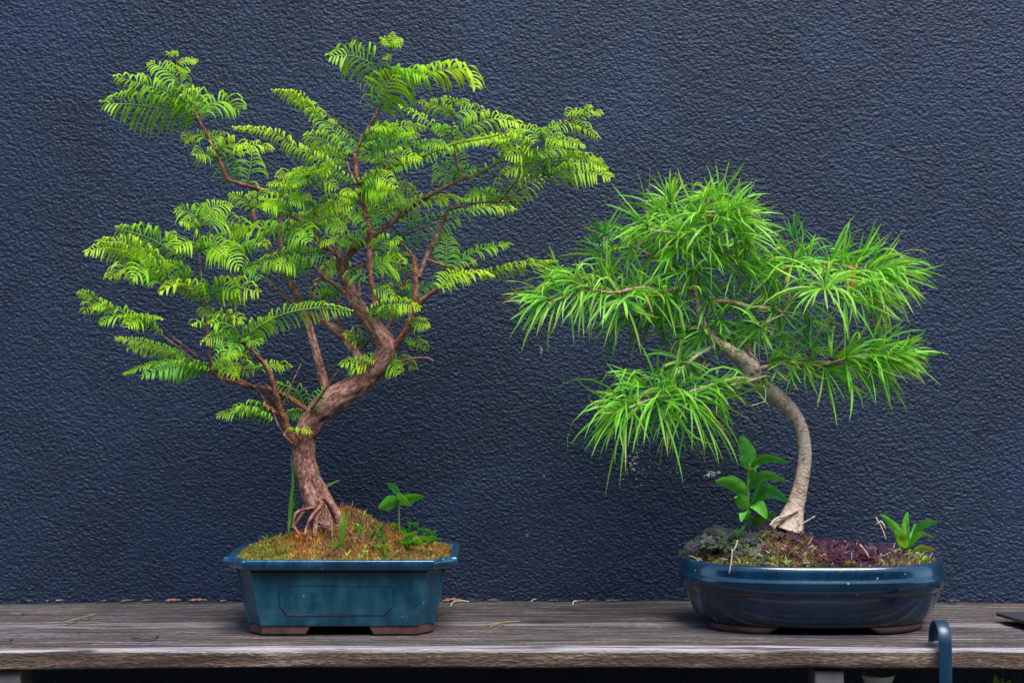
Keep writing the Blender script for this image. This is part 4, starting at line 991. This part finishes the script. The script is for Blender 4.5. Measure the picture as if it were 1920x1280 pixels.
# right upper bough
whorl(1487, 489, 0.0, 0.4, 38, 88, 0.8, 'a', (35, 110)); whorl(1548, 542, 0.0, 0.5, 44, 112, 1.8, 'l', (30, 100), -.5); whorl(1556, 494, 0.5, 0.5, 28, 92, 0.5, 'a', (15, 90)); whorl(1602, 499, 0.7, 0.8, 13, 92, -0.05, 'a', (5, 40)); whorl(1575, 496, 0.4, 0.9, 7, 75, -0.1, 'a', (5, 35)); whorl(1636, 505, 0.25, 1, 6, 76, -0.1, 'a', (4, 28))
shoot([(1625, 506), (1650, 509), (1672, 508)], 66, 118, 80, 1.4, 'l', dyy=-.01); whorl(1620, 540, 0.5, 0.1, 40, 105, 1.3, 'l', (25, 100)); whorl(1600, 520, 0.2, 0.3, 34, 108, 1.4, 'l', (30, 105)); whorl(1450, 515, 0.0, 0.2, 30, 85, 0.8, 'a', (30, 110)); whorl(1490, 452, -0.1, 1, 9, 50, 0.0, 'd', (5, 40)); whorl(1420, 505, .1, .1, 26, 85, .7, 'a', (30, 110)); whorl(1515, 496, 0, .3, 30, 90, 1.0, 'a', (30, 110)); whorl(1665, 512, .9, 0, 14, 95, .5, 'a', (10, 45)); whorl(1585, 560, .3, -.1, 28, 100, 1.2, 'a', (30, 100), .1); whorl(1640, 560, .4, -.1, 22, 95, 1.2, 'l', (20, 90))
whorl(1460, 582, 0.0, 0.0, 32, 66, 0.5, 'a', (40, 110), -.7); whorl(1426, 613, -0.3, -0.2, 22, 72, 0.4, 'a', (30, 100)); whorl(1440, 545, -0.1, 0.1, 28, 72, 0.6, 'a', (30, 110)); whorl(1500, 560, 0.1, 0, 26, 80, 0.9, 'd', (30, 110), .1); whorl(1520, 600, .1, -.2, 22, 70, 1.1, 'd', (20, 100), .2, yy=.03)
whorl(1330, 560, .1, .1, 26, 70, .7, 'a', (30, 110)); whorl(1350, 600, .2, 0, 24, 66, .6, 'a', (30, 110)); whorl(1270, 560, -.2, 0, 28, 85, .9, 'a', (30, 110)); whorl(1235, 575, -.2, -.1, 26, 90, 1.1, 'd', (30, 110)); whorl(1385, 625, .2, 0, 20, 60, .6, 'd', (30, 110), .1)
whorl(1380, 570, 0, .1, 20, 62, .6, 'd', (30, 110), .1)
# lower right bough
whorl(1506, 682, 0.2, -0.2, 28, 66, 0.7, 'a', (20, 100)); whorl(1545, 688, 0.7, -0.4, 28, 100, 0.5, 'a', (10, 75)); whorl(1584, 673, 0.8, -0.2, 40, 122, 0.8, 'a', (8, 85)); whorl(1625, 671, 0.8, -0.3, 38, 118, 0.9, 'a', (8, 80)); shoot([(1640, 670), (1665, 668), (1692, 664)], 54, 92, 62, 1.0, 'l'); whorl(1440, 678, 0.8, 0.1, 20, 84, 0.3, 'a', (10, 60)); whorl(1520, 655, 0.2, 0.6, 24, 62, 0.4, 'd', (30, 100)); whorl(1628, 655, 0.8, 0.7, 12, 95, 0.15, 'a', (5, 45)); whorl(1480, 680, .3, .2, 24, 66, .5, 'a', (30, 100)); whorl(1690, 668, .9, -.1, 14, 78, .6, 'a', (10, 50)); whorl(1560, 672, .4, .5, 18, 75, .2, 'a', (20, 80))
# near the trunk
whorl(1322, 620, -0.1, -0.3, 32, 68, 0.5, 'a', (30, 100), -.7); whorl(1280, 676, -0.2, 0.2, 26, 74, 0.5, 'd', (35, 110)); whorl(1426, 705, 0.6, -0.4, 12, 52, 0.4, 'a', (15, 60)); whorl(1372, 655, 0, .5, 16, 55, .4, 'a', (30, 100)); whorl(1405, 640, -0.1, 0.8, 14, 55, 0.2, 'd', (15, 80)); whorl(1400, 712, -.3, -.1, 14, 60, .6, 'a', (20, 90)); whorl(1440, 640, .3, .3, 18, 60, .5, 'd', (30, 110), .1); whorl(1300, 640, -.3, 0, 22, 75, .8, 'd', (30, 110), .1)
# a few dead orange needles
mb = folB['r1d']
for (a, b, c_, d_) in ((1597, 505, 1598, 560), (1596, 508, 1583, 542), (1590, 500, 1604, 505), (1599, 512, 1601, 550)):
    p0 = P(a, b, -.07); p1 = P(c_, d_, -.075); blade(mb, p0, p1 - p0, p1 - p0, (p1 - p0).length, 0.004, Vector((1, 0, 0)), (.5, .16, .04), (.55, .18, .05), 3)
for nme, (mb, pp) in branchesB.items():
    o = mb.build('branch', M_barkB, treeB)
    if nme in folB: folB[nme].build('foliage', M_needle, o)

# ------------------------------------------------------------------ right pot: soil, moss, purple leaves
def hB(x, y):
    px = 960 + x * F / 2.2
    g = lambda c, s: math.exp(-((px - c) / s) ** 2)
    h = 0.018 * g(1370, 75) + 0.030 * g(1470, 60) + 0.006 * g(1600, 90) 
    r = ((x - QX) / .170) ** 2 + ((y - QY) / .102) ** 2
    e = max(0, 1 - r) ** 0.5
    return 0.089 + 0.004 * min(1, e * 3) + h * e * math.exp(-(max(0, abs(y) - .02) / .07) ** 2) + 0.004 * e * noise.noise(Vector((x * 45, y * 45, 3)))
mb = MB(); rings = []
NR = 26
vs = []; fs = []; na = 96
for i in range(NR + 1):
    for p in ell(.170 * i / NR if i else 0.0005, .102 * i / NR if i else 0.0005, 0, na):
        vs.append((p[0], p[1], hB(p[0], p[1])))
for i in range(NR):
    for j in range(na):
        a = i * na + j; b = i * na + (j + 1) % na; fs.append((a, b, b + na, a + na))
mb.add(vs, fs)
o = mb.build('soil', M_soil); tag(o, 'crumbly dark soil heaped in the oval pot', 'soil', kind='stuff')
def rpB(m=0.96):
    while True:
        x = rnd.uniform(-1, 1); y = rnd.uniform(-1, 1)
        if abs(x) ** 2.3 + abs(y) ** 2.3 < m: return QX + .17 * x, QY + .102 * y
mb = MB()
for i in range(15000):
    x, y = rpB()
    px = 960 + x * F / (y + 2.2)
    n1 = noise.noise(Vector((x * 28, y * 28, 4)))
    if n1 > 0.28 and px > 1500: continue
    c = mixc((0.20, 0.27, 0.05), (0.42, 0.34, 0.12), min(1, max(0, .45 + 1.6 * n1)))
    if px > 1440 and px < 1530: c = mixc(c, (0.30, 0.17, 0.08), .6)
    if rnd.random() < .2: c = (0.55, 0.42, 0.22)
    if rnd.random() < .1: c = DK
    c = jit(c, .3); a = rnd.uniform(0, 6.28); lean = rnd.uniform(0, 1.0)
    d = Vector((math.cos(a) * lean, math.sin(a) * lean, 1))
    blade(mb, Vector((x, y, hB(x, y) - .002)), d, d + Vector((math.cos(a), math.sin(a), -.4)) * rnd.uniform(0, 1), rnd.uniform(.004, .011), rnd.uniform(.0008, .0019), Vector((rnd.uniform(-1, 1), rnd.uniform(-1, 1), 0)), mixc(c, DK, .4), c, 2)
o = mb.build('moss', M_moss); tag(o, 'mixed green and straw coloured moss in the oval pot', 'moss', kind='stuff')
mb = MB()
for i in range(380):      # dry straw
    x, y = rpB(.98); z = hB(x, y); a = rnd.uniform(0, 6.28)
    d = Vector((math.cos(a), math.sin(a), rnd.uniform(.0, 1.3)))
    c = jit(rnd.choice([(0.62, 0.48, 0.28), (0.5, 0.36, 0.2), (0.40, 0.24, 0.13), (0.66, 0.56, 0.38)]), .2)
    blade(mb, Vector((x, y, z)), d, d + Vector((rnd.uniform(-.5, .5), rnd.uniform(-.5, .5), -.6)), rnd.uniform(.010, .026), rnd.uniform(.0006, .0012), Vector((rnd.uniform(-1, 1), 0, .5)), c, c, 4)
for (ax, ay_, bx, by, yy) in ((1373, 1028, 1367, 1075, -.108), (1383, 1012, 1374, 1035, -.1), (1642, 969, 1662, 1012, -.02), (1640, 985, 1652, 976, -.02), (1652, 976, 1660, 992, -.02), (1612, 1020, 1630, 1046, -.08), (1528, 967, 1498, 985, -.01)):
    p0 = P(ax, ay_, yy); p1 = P(bx, by, yy - .003); tube(mb, [p0, (p0 + p1) / 2 + Vector((.001, 0, .0005)), p1], [.0009, .0011, .0008], 5, .004, c=(.55, .42, .30))
o = mb.build('dry_straw', M_dry); tag(o, 'scattered dry straw and stalks lying on the soil of the oval pot', 'straw', kind='stuff')
def trifoil(mb, p, r, up, c, cup=0.25):
    U = up.orthogonal().normalized(); V = up.cross(U); a0 = rnd.uniform(0, 6.28)
    for k in range(3):
        a = a0 + k * 2.094; d = U * math.cos(a) + V * math.sin(a); s = up.cross(d)
        cc = jit(c, .15)
        tip = p + d * r
        vs = [p, p + d * r * .45 + s * r * .42 + up * r * cup * .3, p + d * r * .92 + s * r * .5 + up * r * cup * .2, p + d * r * .82 + up * r * .02, p + d * r * .92 - s * r * .5 + up * r * cup * .2, p + d * r * .45 - s * r * .42 + up * r * cup * .3]
        mb.add(vs, [(0, 1, 2, 3), (0, 3, 4, 5)], cc)
mb = MB()
for i in range(290):
    for _ in range(30):
        x, y = rpB(1.0); px = 960 + x * F / (y + 2.2)
        k = math.exp(-((px - 1590) / 75) ** 2) + .35 * math.exp(-((px - 1480) / 40) ** 2)
        if y < .03 and rnd.random() < k: break
    p = Vector((x, y, hB(x, y) + rnd.uniform(.001, .014)))
    up = Vector((rnd.uniform(-.6, .6), rnd.uniform(-1.0, .1), 1)).normalized()
    trifoil(mb, p, rnd.uniform(.005, .009), up, rnd.choice([(0.050, 0.012, 0.045), (0.075, 0.018, 0.060), (0.035, 0.012, 0.035), (0.09, 0.02, 0.03)]))
o = mb.build('purple_clover', M_weed); tag(o, 'dark purple clover leaves carpeting the right half of the oval pot', 'ground cover', kind='stuff')
mb = MB()
for i in range(420):      # green shoots of small grass and moss tufts
    x, y = rpB(.97); z = hB(x, y) - .001
    if noise.noise(Vector((x * 50, y * 50, 21))) < .05: continue
    for k in range(4):
        a = rnd.uniform(0, 6.28); d = Vector((math.cos(a) * .6, math.sin(a) * .6, 1)); c = jit(rnd.choice([(.16, .34, .04), (.28, .42, .06), (.45, .42, .12), (.10, .24, .04)]), .2)
        blade(mb, Vector((x, y, z)), d, d + Vector((math.cos(a), math.sin(a), -.6)), rnd.uniform(.006, .016), rnd.uniform(.0008, .0018), Vector((1, 0, 0)), c, c, 3)
o = mb.build('grass', M_weed); tag(o, 'short green shoots sprouting all over the oval pot', 'grass', kind='stuff')
mb = MB()
for i in range(280):
    px = rnd.gauss(1350, 48); 
    if px < 1276 or px > 1450: continue
    y = rnd.uniform(-.095, .05); x = P(px, 0, y).x
    if ((x - QX) / .176) ** 2 + (y / .104) ** 2 > 1: continue
    hh = rnd.uniform(.002, .028) * math.exp(-((px - 1335) / 60) ** 2) + .004
    b0 = Vector((x, y, hB(x, y) - .001)); p = b0 + Vector((rnd.uniform(-.006, .004), rnd.uniform(-.006, .006), hh))
    tube(mb, [b0, (b0 + p) / 2 + Vector((.001, 0, 0)), p], [.0005] * 3, 4, .006, c=(.16, .10, .09))
    up = Vector((rnd.uniform(-.7, .5), rnd.uniform(-1.1, 0), 1)).normalized()
    trifoil(mb, p, rnd.uniform(.006, .0105), up, rnd.choice([(0.06, 0.058, 0.08), (0.045, 0.042, 0.06), (0.05, 0.075, 0.065), (0.065, 0.05, 0.07), (0.05, 0.08, 0.03)]))
o = mb.build('grey_clover', M_weed); tag(o, 'dusty grey violet clover leaves spilling over the left of the oval pot', 'ground cover', kind='stuff')

# ------------------------------------------------------------------ weeds with real leaves
def leaf(mb, pts3, wdt, c, side=None, cup=.18, wave=0.0, c1=None):
    q, _ = catmull([Vector(p) for p in pts3], [1] * len(pts3), 0.0025); n = len(q)
    side = Vector(side) if side is not None else Vector((0, 0, 1)); vs = []; cs = []; ks = []
    for i, p in enumerate(q):
        t = i / (n - 1); T = (q[min(i + 1, n - 1)] - q[max(i - 1, 0)]).normalized()
        w_ = side - T * side.dot(T); w_.normalize(); N = T.cross(w_)
        h = wdt / 2 * max(0.03, 1.02 * (math.sin(math.pi * t ** .8) ** .8) * (1 - .18 * t) * (1 + .05 * math.sin(t * 60)))
        for s in (-1, -.5, 0, .5, 1):
            wv = wave * math.sin(t * 22 + s * 2) * abs(s)
            vs.append(p + w_ * (h * s) + N * (h * (cup * abs(s) * 1.2 + wv))); 
            k = (.82 if s == 0 else 1.0) * (.93 if int(t * 13) % 2 == 0 and s != 0 else 1)
            base = mixc(c, c1, max(0, t * 2 - 1)) if c1 else c
            cs.append(tuple(x * k for x in base))
    fs = []
    for i in range(n - 1):
        for j in range(4):
            a = i * 5 + j; fs.append((a, a + 1, a + 6, a + 5))
    mb.add(vs, fs, cs)
G1 = (0.14, 0.50, 0.055); G2 = (0.09, 0.40, 0.06); G3 = (0.28, 0.58, 0.06)
def weed(name, label, cat, stem, leaves, yb, group=None, sr=.0011, sc_=(0.2, 0.33, 0.08)):
    b = P(stem[0][0], stem[0][1], yb)
    t = empty(name, b, label, cat, group)
    mb = MB(); tube(mb, pl(stem, yb, yb), [sr] * len(stem), 8, .003, c=sc_); mb.build('stem', M_weed, t)
    for L_ in leaves:
        pts, w_, c = L_[:3]; side = L_[3] if len(L_) > 3 else (0, -.5, .8)
        mb = MB(); leaf(mb, [P(a, b_, yb + dz) for a, b_, dz in pts], w_ / S0, jit(c, .06), side, wave=.05, c1=L_[4] if len(L_) > 4 else None)
        mb.build('leaf', M_weed, t)
    return t
weed('seedling', 'four-leaved bright green seedling standing above the moss in the rectangular pot', 'seedling', [(749, 1002), (748, 970), (748, 942)],
     [([(748, 942, 0), (772, 932, -.01), (796, 930, -.015)], 24, G1), ([(746, 940, 0), (756, 934, -.02), (772, 948, -.04)], 26, G1), ([(748, 938, 0), (742, 920, .01), (725, 906, .015)], 26, (0.08, .4, .10)), ([(744, 944, 0), (728, 945, -.01), (710, 952, -.015)], 34, G1, (.3, -.3, 1))], -.02)
weed('weed_plant', 'tall broad-leaved green weed beside the pale trunk in the oval pot', 'weed', [(1404, 990), (1403, 960), (1402, 930), (1404, 895), (1406, 868)],
     [([(1404, 880, 0), (1402, 850, -.005), (1389, 816, -.01)], 34, G2, (1, 0, .2)), ([(1408, 872, 0), (1440, 858, -.015), (1480, 868, -.03)], 20, G2), ([(1404, 915, 0), (1435, 890, -.02), (1478, 903, -.045)], 22, G2), ([(1404, 955, 0), (1438, 918, -.02), (1480, 940, -.05)], 34, (0.06, .34, .08), (.2, -.6, .8)),
      ([(1398, 925, 0), (1372, 905, -.01), (1340, 902, -.02)], 30, G1, (.2, -.4, 1)), ([(1400, 955, 0), (1385, 930, -.01), (1378, 912+22, -.015)], 26, G1, (1, 0, .4)), ([(1408, 945, 0), (1425, 950, -.02), (1438, 972, -.03)], 26, G1, (1, -.3, .5)), ([(1412, 985, 0), (1435, 965, -.02), (1458, 968, -.03)], 24, (.10, .22, .04)), ([(1404, 905, 0), (1412, 880, -.01), (1424, 872, -.02)], 16, G1, (.5, -.5, .6)),
      ([(1400, 985, 0), (1385, 1000, -.03), (1378, 992, -.05)], 14, G2), ([(1403, 975, 0), (1395, 960, -.03), (1390, 978, -.05)], 22, G2, (1, 0, .3))], -.015, sr=.0026, sc_=(0.16, 0.34, 0.05))
weed('weed_plant', 'low rosette weed with pointed bright leaves at the right end of the oval pot', 'weed', [(1702, 1042), (1700, 1030), (1699, 1018)],
     [([(1698, 1025, 0), (1680, 990, -.01), (1650, 962, -.02)], 17, G1, (.7, 0, .7)), ([(1700, 1022, 0), (1698, 985, -.01), (1702, 958, -.01)], 17, G1, (1, 0, 0)), ([(1702, 1022, 0), (1725, 985, -.005), (1762, 977, -.02)], 21, (.09, .42, .08)), ([(1700, 1028, 0), (1725, 1000, -.02), (1752, 1008, -.035)], 12, G1), ([(1698, 1028, 0), (1694, 1010, -.03), (1696, 975, -.035)], 18, G3, (1, 0, 0)), ([(1696, 1028, 0), (1684, 1005, -.02), (1676, 992, -.03)], 14, G3, (.7, 0, .7)), ([(1704, 1020, 0), (1714, 1000, .01), (1716, 980, .015)], 15, G2, (1, 0, 0))], -.03)
weed('fallen_leaf', 'yellowing leaf with brown tip over the right rim of the oval pot', 'leaf', [(1716, 1032), (1712, 1036)],
     [([(1714, 1031, 0), (1730, 1026, -.006), (1755, 1031, -.01)], 15, (.35, .5, .06), (0, -.5, .8), (.6, .3, .1))], -.05)
def grass(label, blades, yb):
    b = P(blades[0][0][0][0], blades[0][0][0][1], yb); t = empty('grass_tuft', b, label, 'grass')
    for pts, w_, c in blades:
        mb = MB(); leaf(mb, [P(a, b_, yb + dz) for a, b_, dz in pts], w_ / S0, c, (1, -.2, 0)); mb.build('blade', M_weed, t)
grass('tall thin grass blade rising on the left side of the reddish trunk', [([(540, 1000, 0), (544, 950, 0), (549, 900, -.005), (545, 850, -.01)], 6, (.10, .30, .03)), ([(541, 1000, 0), (546, 960, 0), (556, 925, -.01)], 4, (.12, .34, .04))], -.03)
grass('short upright grass blades in front of the reddish trunk', [([(640, 1015, 0), (642, 985, -.004), (645, 950, -.006)], 6, (.20, .48, .05)), ([(642, 1015, 0), (647, 990, -.004), (652, 962, -.006)], 4, (.22, .46, .05)), ([(639, 1015, 0), (638, 990, 0), (637, 968, 0)], 5, (.17, .40, .04))], -.055)
grass('slender grass blade leaning right behind the reddish trunk', [([(600, 930, 0), (615, 910, 0), (638, 899, 0)], 5, (.16, .34, .06))], .03)
def clover(px, py, yb, r, c, label, n=4):
    t = empty('clover_plant', P(px, py + 8, yb), label, 'weed', 'small clovers in the moss')
    for i in range(n):
        x = px + rnd.uniform(-12, 12); y = py + rnd.uniform(-9, 9)
        mb = MB(); p0 = P(px, py + 12, yb); p1 = P(x, y, yb - rnd.uniform(0, .012))
        tube(mb, [p0, (p0 + p1) / 2 + Vector((0, 0, .002)), p1], [.0005] * 3, 5, .004, c=(.2, .3, .06)); mb.build('stem', M_weed, t)
        a = rnd.uniform(0, 6.28); mb = MB()
        e = Vector((math.cos(a), -.25, abs(math.sin(a)) * .5)).normalized() * r / S0
        leaf(mb, [p1 - e * .2, p1 + e * .5 + Vector((0, 0, .001)), p1 + e], r * .75 / S0, jit(c, .15), (0, -.7, .6)); mb.build('leaf', M_weed, t)
        mb = MB(); e2 = Vector((-e.x * .7, e.y, e.z + .002))
        leaf(mb, [p1 - e2 * .2, p1 + e2 * .5 + Vector((0, 0, .001)), p1 + e2], r * .7 / S0, jit(c, .15), (0, -.7, .6)); mb.build('leaf', M_weed, t)
TL = (0.10, 0.36, 0.12)
for (px, py, yb, r, c, lb, n) in [
    (626, 1024, -.088, 16, G1, 'small clover at the front rim just below the reddish trunk', 2), (508, 1006, -.04, 11, G3, 'tiny clover leaf alone in the olive moss at the left', 1),
    (562, 948, -.0, 16, G2, 'green clover behind the exposed roots of the reddish trunk', 2), (675, 1000, -.06, 15, G3, 'yellow green clover close right of the upright grass blades', 2),
    (705, 1002, -.06, 17, TL, 'bluish clover in the middle of the mossy slope', 4), (728, 1022, -.075, 15, TL, 'low bluish clover half way to the right rim', 3),
    (712, 1034, -.09, 16, G3, 'pale clover at the front rim right of centre', 3), (776, 1012, -.05, 24, G1, 'largest broad clover leaves below the seedling', 4),
    (800, 1015, -.06, 18, G1, 'round clover leaves near the right corner of the moss', 3), (812, 1004, .0, 16, TL, 'small dark clover at the far right back of the moss', 4), (765, 992, -.01, 16, G2, 'clover at the foot of the seedling stem', 3), (740, 985, 0.0, 14, G1, 'clover on the crest of the moss left of the seedling stem', 2), (790, 998, -.02, 14, TL, 'bluish clover between the seedling and the right corner', 3)]:
    clover(px, py, yb, r, c, lb, n)
# sprig under the bench
t = weed('leafy_sprig', 'bright green leaves poking up under the right end of the bench', 'weed', [(1880, 1420), (1878, 1330), (1872, 1290)],
     [([(1872, 1292, 0), (1868, 1278, -.005), (1866, 1264, -.01)], 12, G3, (1, 0, 0)), ([(1873, 1294, 0), (1888, 1282, 0), (1896, 1274, -.01)], 9, G3), ([(1872, 1290, 0), (1880, 1275, 0), (1884, 1279, -.01)], 9, G3)], -.10)

# ------------------------------------------------------------------ litter on the bench
def dry_leaf(px, py, L_, ang, c, label, wd=.26, grp='dried leaves and petals on the bench', lift=.10):
    y = 0.0
    # on the board plane z = 0
    d = CZ * F / (py - 640); y = d + CY; p = Vector(((px - 960) / F * d, y, 0.002))
    if y > 0.178: p.y = 0.178
    e = Vector((math.cos(ang), math.sin(ang) * .5, 0)) * (L_ / S0)
    mb = MB(); leaf(mb, [p - e * .5, p + Vector((0, 0, L_ / S0 * rnd.uniform(.01, .09))), p + e * .5 + Vector((0, 0, .001))], L_ * wd / S0, c, (-e.y, e.x + .004, rnd.uniform(.0, .012)), cup=rnd.uniform(-.2, .4), wave=.25)
    o = mb.build('dried_leaf', M_dry, origin=p); tag(o, label, 'dried leaf', grp); return o
BRN = (.12, .055, .03); ORG = (.30, .12, .06); GRY = (.16, .14, .11); OLV = (.10, .10, .03)
for a in [(57, 1127, 14, .3, BRN, 'small brown dried leaf by the wall nearest the left edge'), (92, 1126, 12, 1.2, GRY, 'grey crumpled leaf scrap by the wall left of the rusty leaf'), (118, 1124, 16, .2, ORG, 'rusty leaf scrap against the wall at far left'),
          (250, 1120, 30, .4, (.15, .09, .045), 'largest curled brown leaf leaning against the wall at left'), (286, 1120, 24, -.3, ORG, 'orange brown leaf touching the largest curled leaf'), (378, 1122, 40, 0.02, ORG, 'long flat orange petal by the wall left of the rectangular pot'), (330, 1123, 34, 0.0, ORG, 'thin orange strip by the wall between leaf and long petal'), (425, 1122, 18, .7, GRY, 'grey scrap by the wall just left of the rectangular pot'),
          (850, 1121, 44, .05, ORG, 'pinkish orange leaf strip touching the right side of the rectangular pot'), (890, 1119, 26, -.2, OLV, 'olive leaf scrap by the wall behind the pinkish strip'), (925, 1120, 26, -.5, BRN, 'brown pointed leaf by the wall right of the olive scrap'), (1040, 1121, 30, 0., OLV, 'flat olive leaf by the wall in the middle of the bench'), (1085, 1123, 28, .3, ORG, 'orange leaf scrap by the wall in the middle of the bench'), (1110, 1121, 22, -.2, BRN, 'small brown scrap right of the orange leaf at mid bench'), (1145, 1119, 30, 0, OLV, 'thin green scrap by the wall right of mid bench'), (1786, 1127, 26, -.2, OLV, 'olive leaf by the wall just right of the oval pot'), (200, 1125, 12, .5, GRY, 'tiny pale scrap by the wall left of the curled leaf')]:
    dry_leaf(*a)
def onb(px, py, z=.0015):
    d = (CZ - z) * F / (py - 640); return Vector(((px - 960) / F * d, d + CY, z))
def twig(pts, r, c, label):
    mb = MB(); q = [onb(*p) for p in pts]
    for i in range(1, len(q) - 1): q[i].z += .001
    tube(mb, q, [r] * len(q), 7, .003, c=c); tag(mb.build('twig', M_dry, origin=q[0]), label, 'twig', 'twigs and needles fallen on the bench')
twig([(122, 1166), (150, 1160), (180, 1151)], .0014, (.20, .16, .10), 'short tan twig lying slanted on the left part of the bench')
twig([(247, 1193), (270, 1198), (288, 1196), (297, 1190)], .0012, (.07, .06, .07), 'curled black stalk near the front edge left of the rectangular pot')
twig([(913, 1171), (945, 1167), (975, 1164)], .0009, (.24, .20, .09), 'upper straw coloured needle on the bench between the pots')
twig([(918, 1175), (935, 1170), (944, 1171)], .0009, (.24, .20, .09), 'lower short straw needle on the bench between the pots')
twig([(845, 1136), (850, 1129), (865, 1127), (880, 1127)], .0009, (.5, .5, .45), 'pale curved stalk beside the right side of the rectangular pot')
twig([(1074, 1133), (1076, 1128), (1082, 1127)], .0012, (.6, .58, .52), 'tiny white hooked stalk at mid bench')
twig([(995, 1128), (1002, 1124), (1020, 1122)], .0009, (.45, .42, .36), 'pale bent stalk by the wall left of mid bench')
for (px, py, lb) in ((44, 1151, 'black seed on the bench at far left, nearer the wall'), (21, 1198, 'black seed on the bench at far left, nearer the front')):
    mb = MB(); p = onb(px, py, .002); sph(mb, p, .0022, (.02, .02, .02), (1.3, 1, .8)); tag(mb.build('seed', M_dry, origin=p), lb, 'seed', 'dark seeds')
# white fluff and root thread at the larch
mb = MB(); p = P(1334, 888, -.06)
for i in range(26):
    a = p + Vector((rnd.gauss(0, .004), rnd.gauss(0, .003), rnd.gauss(0, .002))); b = a + Vector((rnd.uniform(-.005, .005), 0, rnd.uniform(-.003, .003)))
    tube(mb, [a, (a + b) / 2 + Vector((0, 0, rnd.uniform(-.001, .001))), b], [.00018] * 3, 4, .002, c=(.8, .8, .85))
tag(mb.build('seed_fluff', M_dry, origin=p), 'white wisp of fluff caught on the lowest needle tip of the larch', 'fluff')
mb = MB()
tube(mb, pl([(1432, 722), (1436, 738), (1433, 752), (1420, 757), (1405, 761)], -.03), [.0006] * 5, 6, .003, c=(.75, .72, .66))
tube(mb, pl([(1456, 692), (1452, 704), (1446, 716)], -.03), [.0012, .0012, .0007], 6, .003, c=(.8, .8, .8))
tube(mb, pl([(1404, 660), (1418, 672), (1425, 692), (1424, 708)], -.02), [.001] * 4, 6, .003, c=(.6, .5, .4))
tube(mb, pl([(1370, 722), (1400, 716), (1425, 708), (1438, 704)], -.03), [.0022, .002, .0018, .0012], 8, .003, c=(.6, .45, .3))
mb.build('tie_thread', M_dry, treeB)
